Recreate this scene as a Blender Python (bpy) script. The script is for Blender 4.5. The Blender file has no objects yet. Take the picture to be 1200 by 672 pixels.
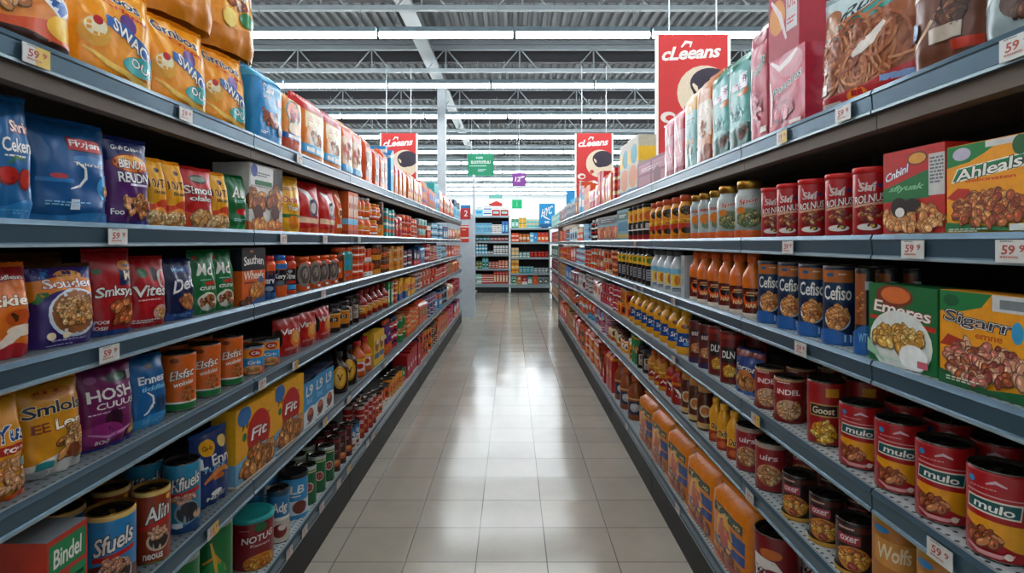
import bpy, bmesh, math, random, re
from mathutils import Vector, Matrix, noise
random.seed(7)
SC = bpy.context.scene
COL = SC.collection
PI = math.pi
F = 692.0            # focal length in pixels of the 1200 px frame
EYE = 1.5            # camera height
VPX, VPY = 600.0, 284.0

# ------------------------------------------------------------------ colours
HEX = dict(am='F0A01C', yl='F6BC22', ly='F7D56A', od='D9761A', rd='C61D1D', dr='86121A', bl='1D66AE', sk='3DA6DA',
           lb='8CCBE6', nv='17214C', pu='58287C', pk='D0365C', mg='86225E', gn='1C8744', dg='0C5530', tl='2DA9A6',
           lt='A9DCD4', wh='F3EFE8', cr='EBD7AC', bk='15131A', br='66371D', db='33190F', tn='C98A4B', gy='8F959A',
           lg='C3C8C9', go='B98A3A', fl='D9926A', sa='E9A273', nt='C58A50', bn='9A4836', ch='D79A55', or_='E8601A')
HEX['or'] = HEX.pop('or_')
CNAME = dict(am='amber', yl='yellow', ly='pale yellow', od='dark orange', rd='red', dr='dark red', bl='blue', sk='sky blue', lb='pale blue',
             nv='navy', pu='purple', pk='pink', mg='magenta', gn='green', dg='dark green', tl='teal', lt='mint', wh='white', cr='cream',
             bk='black', br='brown', db='dark brown', tn='tan', sa='salmon', fl='peach', gy='grey', lg='light grey', go='gold', **{'or': 'orange'})
def lin(h):
    h = HEX.get(h, h)
    out = []
    for i in (0, 2, 4):
        c = int(h[i:i+2], 16) / 255
        out.append(c / 12.92 if c <= .04045 else ((c + .055) / 1.055) ** 2.4)
    return (*out, 1.0)

# ------------------------------------------------------------------ materials
MATS = {}
def nodes_of(m):
    m.use_nodes = True
    return m.node_tree.nodes, m.node_tree.links, m.node_tree.nodes['Principled BSDF']
def solid(name, c, rough=.5, metal=0.0, var=.12, scale=14, spec=.5, coat=0.0):
    if name in MATS: return MATS[name]
    m = bpy.data.materials.new(name); N, L, B = nodes_of(m)
    tc = N.new('ShaderNodeTexCoord'); nz = N.new('ShaderNodeTexNoise'); nz.inputs['Scale'].default_value = scale; nz.inputs['Detail'].default_value = 4
    L.new(tc.outputs['Object'], nz.inputs['Vector'])
    mx = N.new('ShaderNodeMix'); mx.data_type = 'RGBA'
    b = lin(c)
    mx.inputs['A'].default_value = tuple(x * (1 - var) for x in b[:3]) + (1,)
    mx.inputs['B'].default_value = tuple(min(1, x * (1 + var)) for x in b[:3]) + (1,)
    L.new(nz.outputs['Fac'], mx.inputs['Factor']); L.new(mx.outputs['Result'], B.inputs['Base Color'])
    B.inputs['Roughness'].default_value = rough; B.inputs['Metallic'].default_value = metal
    B.inputs['Specular IOR Level'].default_value = spec; B.inputs['Coat Weight'].default_value = coat
    MATS[name] = m
    return m
def printed(name, rough, bump=0.0, bscale=30, coat=0.0, mul=1.0):
    """a printed surface: colour from the mesh's own 'Col' attribute, a little mottled"""
    if name in MATS: return MATS[name]
    m = bpy.data.materials.new(name); N, L, B = nodes_of(m)
    at = N.new('ShaderNodeAttribute'); at.attribute_name = 'Col'
    tc = N.new('ShaderNodeTexCoord'); nz = N.new('ShaderNodeTexNoise'); nz.inputs['Scale'].default_value = 60; nz.inputs['Detail'].default_value = 5
    L.new(tc.outputs['Object'], nz.inputs['Vector'])
    mr = N.new('ShaderNodeMapRange'); mr.inputs['To Min'].default_value = .74 * mul; mr.inputs['To Max'].default_value = 1.04 * mul
    L.new(nz.outputs['Fac'], mr.inputs['Value'])
    vm = N.new('ShaderNodeVectorMath'); vm.operation = 'SCALE'
    L.new(at.outputs['Color'], vm.inputs[0]); L.new(mr.outputs['Result'], vm.inputs['Scale'])
    L.new(vm.outputs['Vector'], B.inputs['Base Color'])
    B.inputs['Roughness'].default_value = rough; B.inputs['Coat Weight'].default_value = coat; B.inputs['Coat Roughness'].default_value = .15
    if bump:
        n2 = N.new('ShaderNodeTexNoise'); n2.inputs['Scale'].default_value = bscale; n2.inputs['Detail'].default_value = 1.5; n2.inputs['Distortion'].default_value = .6
        L.new(tc.outputs['Object'], n2.inputs['Vector'])
        bp = N.new('ShaderNodeBump'); bp.inputs['Strength'].default_value = bump; bp.inputs['Distance'].default_value = .022
        L.new(n2.outputs['Fac'], bp.inputs['Height']); L.new(bp.outputs['Normal'], B.inputs['Normal'])
    MATS[name] = m
    return m
def emit(name, c, s):
    if name in MATS: return MATS[name]
    m = bpy.data.materials.new(name); N, L, B = nodes_of(m)
    B.inputs['Base Color'].default_value = lin(c); B.inputs['Emission Color'].default_value = lin(c); B.inputs['Emission Strength'].default_value = s
    MATS[name] = m
    return m
FOIL = printed('printed foil', .29, bump=.36, bscale=11, coat=.04)
PAPER = printed('printed carton', .45)
TINW = printed('printed can label', .32, coat=.08)
PLAST = printed('printed plastic', .26, coat=.15)
SIGNM = printed('printed sign board', .5)
SLATE = solid('slate price rail', '4A6473', .28, .35, .1, 6)
EDGE = solid('pale rail edge', '93A3A8', .35, .2)
DARKB = solid('dark back panel', '1D1817', .7)
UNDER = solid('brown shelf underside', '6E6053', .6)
BLACKK = solid('black kick plate', '0B0C0E', .55)
POSTM = solid('grey upright', '4A4F52', .5, .3)
TIN = solid('tin lid', '8C8780', .28, .9, .1)
GOLD = solid('gold lid', 'B08436', .3, .85, .1)
DTIN = solid('dark tin lid', '6E6862', .25, .9, .1)
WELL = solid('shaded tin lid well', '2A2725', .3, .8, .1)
WPAINT = solid('white paint', 'CFD4D6', .5)
def cap_mat(c): return solid('plastic cap ' + CNAME.get(c, c), c, .35, 0, .06)

def deck_material(name, c):
    m = bpy.data.materials.new(name); N, L, B = nodes_of(m)
    tc = N.new('ShaderNodeTexCoord'); sp = N.new('ShaderNodeSeparateXYZ'); L.new(tc.outputs['Object'], sp.inputs[0])
    def mth(op, a, b=None):
        n = N.new('ShaderNodeMath'); n.operation = op
        for i, v in enumerate((a, b)):
            if v is None: continue
            if isinstance(v, (int, float)): n.inputs[i].default_value = v
            else: L.new(v, n.inputs[i])
        return n.outputs[0]
    P = .024
    row = mth('FLOOR', mth('DIVIDE', sp.outputs['X'], P))
    sh = mth('MULTIPLY', mth('MODULO', row, 2.0), P * .5)
    fx = mth('SUBTRACT', mth('FLOORED_MODULO', sp.outputs['X'], P), P / 2)
    fy = mth('SUBTRACT', mth('FLOORED_MODULO', mth('ADD', sp.outputs['Y'], sh), P), P / 2)
    d = mth('SQRT', mth('ADD', mth('MULTIPLY', fx, fx), mth('MULTIPLY', fy, fy)))
    hole = mth('LESS_THAN', d, .0045)
    mx = N.new('ShaderNodeMix'); mx.data_type = 'RGBA'
    mx.inputs['A'].default_value = lin(c); mx.inputs['B'].default_value = lin('1A1C1E')
    L.new(hole, mx.inputs['Factor']); L.new(mx.outputs['Result'], B.inputs['Base Color']); B.inputs['Roughness'].default_value = .4
    return m
DECK = deck_material('perforated white shelf deck', 'BFC6C5')
DECK2 = deck_material('perforated grey shelf deck', '70787B')

def floor_material():
    m = bpy.data.materials.new('polished floor tiles'); N, L, B = nodes_of(m)
    T = .332
    tc = N.new('ShaderNodeTexCoord'); mp = N.new('ShaderNodeMapping'); L.new(tc.outputs['Object'], mp.inputs['Vector'])
    mp.inputs['Location'].default_value = (-.164 % T, -2.768 % T, 0)
    br = N.new('ShaderNodeTexBrick'); br.offset = 0; br.squash = 1
    br.inputs['Scale'].default_value = 1; br.inputs['Brick Width'].default_value = T; br.inputs['Row Height'].default_value = T
    br.inputs['Mortar Size'].default_value = .0028; br.inputs['Mortar Smooth'].default_value = .3
    br.inputs['Color1'].default_value = lin('C6BCAC'); br.inputs['Color2'].default_value = lin('BBB1A1'); br.inputs['Mortar'].default_value = lin('77716A')
    L.new(mp.outputs['Vector'], br.inputs['Vector'])
    nz = N.new('ShaderNodeTexNoise'); nz.inputs['Scale'].default_value = 3.5; nz.inputs['Detail'].default_value = 8; nz.inputs['Roughness'].default_value = .65
    L.new(tc.outputs['Object'], nz.inputs['Vector'])
    mr = N.new('ShaderNodeMapRange'); mr.inputs['From Min'].default_value = .3; mr.inputs['From Max'].default_value = .7
    mr.inputs['To Min'].default_value = .9; mr.inputs['To Max'].default_value = 1.03
    L.new(nz.outputs['Fac'], mr.inputs['Value'])
    vm = N.new('ShaderNodeVectorMath'); vm.operation = 'SCALE'; L.new(br.outputs['Color'], vm.inputs[0]); L.new(mr.outputs['Result'], vm.inputs['Scale'])
    L.new(vm.outputs['Vector'], B.inputs['Base Color'])
    rr = N.new('ShaderNodeMapRange'); rr.inputs['To Min'].default_value = .13; rr.inputs['To Max'].default_value = .19
    L.new(nz.outputs['Fac'], rr.inputs['Value']); L.new(rr.outputs['Result'], B.inputs['Roughness'])
    bp = N.new('ShaderNodeBump'); bp.inputs['Strength'].default_value = .25; bp.inputs['Distance'].default_value = .002; bp.invert = True
    # every tile laid a hair out of level
    fl_ = N.new('ShaderNodeVectorMath'); fl_.operation = 'FLOOR'; dv = N.new('ShaderNodeVectorMath'); dv.operation = 'SCALE'; dv.inputs['Scale'].default_value = 1/T
    L.new(mp.outputs['Vector'], dv.inputs[0]); L.new(dv.outputs['Vector'], fl_.inputs[0])
    wn = N.new('ShaderNodeTexWhiteNoise'); wn.noise_dimensions = '3D'; L.new(fl_.outputs['Vector'], wn.inputs['Vector'])
    sb = N.new('ShaderNodeVectorMath'); sb.operation = 'SUBTRACT'; sb.inputs[1].default_value = (.5, .5, .5); L.new(wn.outputs['Color'], sb.inputs[0])
    mu = N.new('ShaderNodeVectorMath'); mu.operation = 'MULTIPLY'; mu.inputs[1].default_value = (.02, .02, 0); L.new(sb.outputs['Vector'], mu.inputs[0])
    ge = N.new('ShaderNodeNewGeometry'); ad = N.new('ShaderNodeVectorMath'); L.new(ge.outputs['Normal'], ad.inputs[0]); L.new(mu.outputs['Vector'], ad.inputs[1])
    nm = N.new('ShaderNodeVectorMath'); nm.operation = 'NORMALIZE'; L.new(ad.outputs['Vector'], nm.inputs[0]); L.new(nm.outputs['Vector'], bp.inputs['Normal'])
    L.new(br.outputs['Fac'], bp.inputs['Height']); L.new(bp.outputs['Normal'], B.inputs['Normal'])
    B.inputs['Specular IOR Level'].default_value = .6
    return m

# ------------------------------------------------------------------ mesh helpers
def link(o, parent=None):
    COL.objects.link(o)
    if parent is not None: o.parent = parent
    return o
def mesh_obj(name, verts, faces, mats, parent=None, fm=None, smooth=False, cols=None):
    me = bpy.data.meshes.new(name)
    me.from_pydata(verts, [], faces); 
    for m in (mats if isinstance(mats, (list, tuple)) else [mats]): me.materials.append(m)
    if fm: me.polygons.foreach_set('material_index', fm)
    if smooth: me.polygons.foreach_set('use_smooth', [True] * len(faces))
    if cols:
        a = me.attributes.new('Col', 'FLOAT_COLOR', 'CORNER')
        buf = []
        for p in me.polygons: buf += list(cols[p.index]) * p.loop_total
        a.data.foreach_set('color', buf)
    me.update()
    return link(bpy.data.objects.new(name, me), parent)
class MB:
    def __init__(s): s.v, s.f, s.m = [], [], []
    def box(s, x0, x1, y0, y1, z0, z1, mi=0, top=None, bot=None):
        b = len(s.v)
        s.v += [(x0,y0,z0),(x1,y0,z0),(x1,y1,z0),(x0,y1,z0),(x0,y0,z1),(x1,y0,z1),(x1,y1,z1),(x0,y1,z1)]
        for q, k in (((0,3,2,1), bot), ((4,5,6,7), top), ((0,1,5,4), None), ((1,2,6,5), None), ((2,3,7,6), None), ((3,0,4,7), None)):
            s.f.append(tuple(b + i for i in q)); s.m.append(mi if k is None else k)
        return s
    def bar(s, a, c, r, n=6, mi=0):
        a, c = Vector(a), Vector(c); d = (c - a).normalized()
        u = d.orthogonal().normalized(); w = d.cross(u); b = len(s.v)
        for p in (a, c):
            for i in range(n):
                t = 2 * PI * i / n; s.v.append(tuple(p + u * (r * math.cos(t)) + w * (r * math.sin(t))))
        for i in range(n):
            j = (i + 1) % n; s.f.append((b + i, b + j, b + n + j, b + n + i)); s.m.append(mi)
        s.f.append(tuple(b + i for i in reversed(range(n)))); s.f.append(tuple(b + n + i for i in range(n))); s.m += [mi, mi]
        return s
    def extrude_y(s, prof, y0, y1, mis=0, closed=True):
        b = len(s.v); n = len(prof)
        for y in (y0, y1): s.v += [(p[0], y, p[1]) for p in prof]
        for i in range(n if closed else n - 1):
            j = (i + 1) % n; s.f.append((b + i, b + j, b + n + j, b + n + i)); s.m.append(mis[i] if isinstance(mis, list) else mis)
        if closed:
            s.f.append(tuple(b + i for i in reversed(range(n)))); s.f.append(tuple(b + n + i for i in range(n))); s.m += [mis[0] if isinstance(mis, list) else mis] * 2
        return s
    def build(s, name, mats, parent=None, smooth=False): return mesh_obj(name, s.v, s.f, mats, parent, s.m, smooth)
def empty(name, loc=(0, 0, 0), rz=0):
    o = bpy.data.objects.new(name, None); o.location = loc; o.rotation_euler = (0, 0, rz); o.empty_display_size = .1
    return link(o)
def tag(o, label, cat, group=None, kind=None):
    o['label'] = label; o['category'] = cat
    if group: o['group'] = group
    if kind: o['kind'] = kind
    return o
def struct(o, label=None, cat=None):
    o['kind'] = 'structure'
    if label: o['label'] = label
    if cat: o['category'] = cat
    return o
def lathe(name, prof, mats, parent=None, n=24, mis=None):
    v, f, fm = [], [], []
    for r, z in prof: v += [(r * math.sin(2 * PI * i / n), -r * math.cos(2 * PI * i / n), z) for i in range(n)]
    for k in range(len(prof) - 1):
        for i in range(n):
            j = (i + 1) % n; f.append((k * n + i, k * n + j, (k + 1) * n + j, (k + 1) * n + i)); fm.append(mis[k] if mis else 0)
    if prof[-1][0] > 1e-4: f.append(tuple((len(prof) - 1) * n + i for i in range(n))); fm.append(mis[-1] if mis else 0)
    return mesh_obj(name, v, f, mats, parent, fm, True)

# ------------------------------------------------------------------ lettering
_tx = {}
def glyphs(s, shear=0.0, bold=.02):
    k = (s, shear, bold)
    if k in _tx: return _tx[k]
    cu = bpy.data.curves.new('t', 'FONT'); cu.body = s; cu.shear = shear; cu.offset = bold; cu.resolution_u = 2; cu.space_character = .95
    o = bpy.data.objects.new('t', cu); COL.objects.link(o)
    dg = bpy.context.evaluated_depsgraph_get(); dg.update()
    me = o.evaluated_get(dg).to_mesh()
    P = [[(me.vertices[i].co.x, me.vertices[i].co.y) for i in p.vertices] for p in me.polygons]
    o.evaluated_get(dg).to_mesh_clear()
    bpy.data.objects.remove(o); bpy.data.curves.remove(cu)
    xs = [c[0] for q in P for c in q] or [0, 1]; ys = [c[1] for q in P for c in q] or [0, 1]
    _tx[k] = (P, min(xs), max(xs), min(ys), max(ys))
    return _tx[k]

# ------------------------------------------------------------------ printed art (flat polygons in the label's own plane)
def ell(cx, cy, rx, ry, n=18, rot=0):
    c, s = math.cos(rot), math.sin(rot); out = []
    for i in range(n):
        a = 2 * PI * i / n; x, y = rx * math.cos(a), ry * math.sin(a); out.append((cx + x * c - y * s, cy + x * s + y * c))
    return out
def B(y0, y1, c): return ('B', y0, y1, c)
def R(x0, x1, y0, y1, c): return ('R', x0, x1, y0, y1, c)
def E(cx, cy, rx, ry, c): return ('E', cx, cy, rx, ry, c)
def Po(pts, c): return ('P', pts, c)
def T(s, cx, cy, w, h, c, sh=0.0, o=None, arc=0.0, rise=0.0, b=.02): return ('T', s, cx, cy, w, h, c, sh, o, arc, rise, b)
def Fd(cx, cy, rx, ry, n, sz, pal): return ('F', cx, cy, rx, ry, n, sz, pal)
def Nd(cx, cy, rx, ry, n, wd, pal): return ('N', cx, cy, rx, ry, n, wd, pal)
def W(y, amp, c, up=False, fr=1.0, ph=0.0): return ('W', y, amp, c, up, fr, ph)
def Li(cx, cy, w, n, c, hh=.018): return ('L', cx, cy, w, n, c, hh)
def Sw(pts, wd, c): return ('S', pts, wd, c)
NUTS = ['C98A4B', 'E0A868', 'B8743A']; MEAT = ['C77B3A', 'A3552A', 'DD9A58']; BEAN = ['9B4A3C', 'B9604F', 'C9806E', 'A85A30']
PEAS = ['6A8A30', '88A040', 'A8B060']; TOM = ['C8321E', 'E0562A', 'A02015']; PASTA = ['E5B23C', 'D99420', 'F0C860']; CHOC = ['6B3A22', '8A5232', '4E2815']

def flat_polys(art, fw, h, xw, seed=0):
    """list of (polygon, colour) bottom to top"""
    rnd = random.Random(seed); out = []
    for a in art:
        k = a[0]
        if k == 'B': out.append(([(-xw, a[1]*h), (xw, a[1]*h), (xw, a[2]*h), (-xw, a[2]*h)], a[3], 0))
        elif k == 'R': out.append(([(a[1]*fw, a[3]*h), (a[2]*fw, a[3]*h), (a[2]*fw, a[4]*h), (a[1]*fw, a[4]*h)], a[5], 0))
        elif k == 'E': out.append((ell(a[1]*fw, a[2]*h, a[3]*fw, a[4]*fw, 22), a[5], 0))
        elif k == 'P': out.append(([(x*fw, y*h) for x, y in a[1]], a[2], 0))
        elif k == 'W':
            y, amp, c, up, fr, ph = a[1:]
            n = 24; top = [(-xw + 2*xw*i/n, (y + amp*math.sin(fr*2*PI*(i/n-.5)*2*xw/fw + ph))*h) for i in range(n + 1)]
            e = h if up else 0
            for i in range(n):
                q = [(top[i][0], e), (top[i+1][0], e), top[i+1], top[i]]
                out.append((q if not up else q[::-1], c, 1 if i else 0))
        elif k == 'S':
            pts, wd, c = a[1:]; n = len(pts); L_, R_ = [], []
            for i in range(n):
                p, q = pts[max(0, i-1)], pts[min(n-1, i+1)]
                dx, dy = (q[0]-p[0])*fw, (q[1]-p[1])*h; l = math.hypot(dx, dy) or 1
                tpr = wd*fw*(math.sin(PI*(i+.35)/(n-.3))*.9+.1)
                L_.append((pts[i][0]*fw - dy/l*tpr, pts[i][1]*h + dx/l*tpr)); R_.append((pts[i][0]*fw + dy/l*tpr, pts[i][1]*h - dx/l*tpr))
            for i in range(n-1): out.append(([R_[i], R_[i+1], L_[i+1], L_[i]], c, 1 if i else 0))
        elif k == 'T':
            s, cx, cy, wd, ht, c, sh, oc, arc, rise, bo = a[1:]
            P, x0, x1, y0, y1 = glyphs(s, sh, bo)
            sx, sy = wd*fw/(x1-x0), ht*h/(y1-y0)
            def mp(x, y):
                X = (x-(x0+x1)/2)*sx; t = X/(wd*fw/2)
                return (cx*fw + X, cy*h + (y-(y0+y1)/2)*sy + arc*h*(1-t*t) + rise*h*t)
            if oc:
                P2 = glyphs(s, sh, bo + .038)[0]
                first = True
                for q in P2: out.append(([mp(*p) for p in q], oc, 0 if first else 1)); first = False
            first = True
            for q in P: out.append(([mp(*p) for p in q], c, 0 if first else 1)); first = False
        elif k == 'F':
            cx, cy, rx, ry, n, sz, pal = a[1:]
            pts = []
            n = int(n*1.7); sz = sz*.78
            for i in range(n):
                r, t = math.sqrt(rnd.random()), rnd.random()*2*PI
                pts.append((cx*fw + rx*fw*r*math.cos(t), cy*h + ry*h*r*math.sin(t)))
            pts.sort(key=lambda p: -p[1])
            for (x, y) in pts:
                e1, e2, ro = sz*fw*(.8+.5*rnd.random()), sz*fw*(.5+.35*rnd.random()), rnd.random()*PI
                c = rnd.choice(pal); cc = [int(c[i:i+2], 16) for i in (0, 2, 4)]
                dk = ''.join('%02X' % int(v*.6) for v in cc); hi = ''.join('%02X' % min(255, int(v*1.18+18)) for v in cc)
                out.append((ell(x, y, e1*1.1, e2*1.14, 9, ro), dk, 0))
                out.append((ell(x+e1*.03, y+e2*.1, e1*.93, e2*.9, 9, ro), c, 0))
                out.append((ell(x-e1*.2, y+e2*.32, e1*.4, e2*.3, 7, ro), hi, 0))
        elif k == 'N':
            cx, cy, rx, ry, n, wd, pal = a[1:]
            for i in range(n):
                r, t, q0 = math.sqrt(rnd.random()), rnd.random()*2*PI, rnd.random()*2*PI
                x, y, R_ = cx*fw + rx*fw*r*math.cos(t), cy*h + ry*h*r*math.sin(t), (.08+.14*rnd.random())*fw
                span = 1.2+1.6*rnd.random(); c = rnd.choice(pal); m_ = 6
                P_ = [(x+R_*math.cos(q0+span*j/m_), y+R_*math.sin(q0+span*j/m_), q0+span*j/m_) for j in range(m_+1)]
                for j in range(m_):
                    (xa, ya, a1), (xb, yb, a2) = P_[j], P_[j+1]; e = wd*fw/2
                    out.append(([(xa-e*math.cos(a1), ya-e*math.sin(a1)), (xa+e*math.cos(a1), ya+e*math.sin(a1)), (xb+e*math.cos(a2), yb+e*math.sin(a2)), (xb-e*math.cos(a2), yb-e*math.sin(a2))], c, 1 if j else 0))
        elif k == 'L':
            cx, cy, wd, n, c, hh = a[1:]
            for i in range(n):
                x = cx*fw - wd*fw/2; e = cx*fw + wd*fw/2*(1 if i < n-1 else .5); y = (cy - i*hh*1.9)*h
                while x < e:
                    l = min(e-x, (.03+.05*rnd.random())*fw); out.append(([(x, y), (x+l, y), (x+l, y+hh*h), (x, y+hh*h)], c, 0 if x < -1e8 else 1)); x += l + .014*fw
    return out

def wrapped(name, base, art, fw, h, xw, xcuts, ycuts, mapping, mat, eps=5e-5, lift=0.0, seed=0, extra=None):
    """one mesh: the base sheet plus its printed shapes, cut along the same lines and laid over the curved form"""
    polys = [([(-xw, 0), (xw, 0), (xw, h), (-xw, h)], base, 0)] + flat_polys(art, fw, h, xw, seed)
    bm = bmesh.new(); ci = bm.faces.layers.int.new('ci'); pal, idx = [], {}
    layer = -1
    for q, c, same in polys:
        if not same: layer += 1
        c = HEX.get(c, c)
        if c not in idx: idx[c] = len(pal); pal.append(lin(c))
        a2 = sum(q[i][0]*q[(i+1) % len(q)][1]-q[(i+1) % len(q)][0]*q[i][1] for i in range(len(q)))
        if abs(a2) < 1e-10: continue
        if a2 < 0: q = q[::-1]
        try: f = bm.faces.new([bm.verts.new((x, y, layer)) for x, y in q])
        except ValueError: continue
        f[ci] = idx[c]
    eps = min(eps, .0035/max(1, layer))
    bmesh.ops.remove_doubles(bm, verts=bm.verts, dist=1e-6)
    def cut(co, no, clear=False):
        bmesh.ops.bisect_plane(bm, geom=bm.verts[:] + bm.edges[:] + bm.faces[:], plane_co=co, plane_no=no, dist=1e-7, clear_outer=clear)
    cut((xw, 0, 0), (1, 0, 0), True); cut((-xw, 0, 0), (-1, 0, 0), True); cut((0, h, 0), (0, 1, 0), True); cut((0, 0, 0), (0, -1, 0), True)
    for x in xcuts: cut((x, 0, 0), (1, 0, 0))
    for y in ycuts: cut((0, y, 0), (0, 1, 0))
    for v in bm.verts:
        l = round(v.co.z); v.co = mapping(v.co.x, v.co.y, 0 if l == 0 else lift + l * eps)
    cols = [pal[f[ci]] for f in bm.faces]
    bm.verts.index_update()
    V = [tuple(v.co) for v in bm.verts]; Fc = [tuple(v.index for v in f.verts) for f in bm.faces]
    bm.free()
    if extra:
        ev, ef, ec = extra; b = len(V); V += ev; Fc += [tuple(b + i for i in q) for q in ef]; cols += [lin(c) for c in ec]
    return mesh_obj(name, V, Fc, mat, None, None, True, cols)

def interp(prof, y):
    if y <= prof[0][1]: return prof[0][0]
    for (r0, z0), (r1, z1) in zip(prof, prof[1:]):
        if y <= z1: return r0 + (r1 - r0) * ((y - z0) / (z1 - z0) if z1 > z0 else 1)
    return prof[-1][0]

# ------------------------------------------------------------------ product kinds: each returns the thing with its parts
def round_body(name, base, art, D, h, prof, mat, seg, seed, ycuts=None):
    r = D / 2
    seg_x = [-PI*r + 2*PI*r*i/seg for i in range(1, seg)]
    def mp(x, y, off):
        a = x / r; q = interp(prof, y) + off
        return (q*math.sin(a), -q*math.cos(a), y)
    return wrapped(name, base, art, D*.98, h, PI*r, seg_x, [z for _, z in prof[1:-1]], mp, mat, seed=seed)
def make_can(d, D, h):
    r = D/2; seg = 26 if d.get('hero') else 14
    e = min(.006, h*.05)
    prof = [(r*.95, 0), (r*.985, e*.5), (r, e)]
    if d.get('ribs'):
        n = 9; z0, z1 = h*.2, h*.8
        for i in range(n*2+1): prof.append((r*(.975 if i % 2 else 1.0), z0+(z1-z0)*i/(n*2)))
    prof += [(r, h-e), (r*.985, h-e*.4), (r*.95, h)]
    o = round_body(d['kind_name'], d['base'], d['art'], D, h, prof, TINW, seg, d['seed'])
    lid = d.get('lid', 'tin')
    if lid in ('tin', 'gold', 'dark'):
        m = {'tin': TIN, 'gold': GOLD, 'dark': DTIN}[lid]
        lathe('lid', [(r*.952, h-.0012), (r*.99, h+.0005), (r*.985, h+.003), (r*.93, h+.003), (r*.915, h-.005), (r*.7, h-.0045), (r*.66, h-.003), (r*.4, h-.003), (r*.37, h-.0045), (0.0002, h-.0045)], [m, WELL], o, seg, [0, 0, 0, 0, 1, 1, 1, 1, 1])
        if d.get('hero'):
            lathe('bottom_rim', [(r*.94, .0002), (r*.992, .0006), (r*1.004, .0025), (r*1.0, .004)], m, o, seg)
            t = MB(); t.box(-.006, .006, -r*.75, -r*.2, h-.0015, h+.0005); t.build('pull_tab', m, o)
    else:
        lathe('lid', [(r*1.0, h-.004), (r*1.035, h-.003), (r*1.035, h+h*.06), (r*1.0, h+h*.075), (r*.85, h+h*.075), (r*.83, h+h*.06), (0.0002, h+h*.06)], cap_mat(lid), o, seg)
    return o
def make_jar(d, D, h):
    r = D/2; seg = 22 if d.get('hero') else 14
    hb = h*.86
    prof = [(r*.9, 0), (r*.985, .004), (r, .01), (r, hb*.82), (r*.96, hb*.88), (r*.8, hb*.95), (r*.78, hb)]
    o = round_body(d['kind_name'], d['base'], d['art'], D, hb, prof, PLAST, seg, d['seed'])
    lathe('lid', [(r*.80, hb-.001), (r*.86, hb), (r*.86, h-.003), (r*.82, h), (0.0002, h)], GOLD if d.get('lid') == 'gold' else cap_mat(d.get('lid', 'rd')), o, seg)
    return o
def make_bottle(d, D, h):
    r = D/2; seg = 22 if d.get('hero') else 14
    st = d.get('style', 'sauce'); hb = h*.87
    if st == 'sauce':   prof = [(r*.88, 0), (r*.98, .005), (r, .012), (r, hb*.62), (r*.93, hb*.69), (r*.7, hb*.78), (r*.46, hb*.87), (r*.4, hb*.93), (r*.4, hb)]; cr = .47
    elif st == 'squeeze': prof = [(r*.9, 0), (r, .008), (r*.98, hb*.2), (r*.86, hb*.42), (r*.96, hb*.62), (r*.98, hb*.72), (r*.8, hb*.84), (r*.5, hb*.94), (r*.42, hb)]; cr = .5
    elif st == 'milk':  prof = [(r*.9, 0), (r, .008), (r, hb*.68), (r*.9, hb*.78), (r*.6, hb*.9), (r*.5, hb*.95), (r*.5, hb)]; cr = .58
    elif st == 'tube':  prof = [(r*.95, 0), (r, .006), (r, hb*.88), (r*.95, hb*.94), (r*.75, hb)]; cr = .8
    else:               prof = [(r*.9, 0), (r, .008), (r, hb*.75), (r*.85, hb*.84), (r*.62, hb*.92), (r*.6, hb)]; cr = .68
    o = round_body(d['kind_name'], d['base'], d['art'], D, hb, prof, PLAST, seg, d['seed'])
    z = hb - .001
    lathe('cap', [(r*cr*.9, z), (r*cr, z+.001), (r*cr, h-h*.02), (r*cr*.86, h), (0.0002, h)], cap_mat(d.get('cap', 'rd')), o, 14)
    return o
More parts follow.
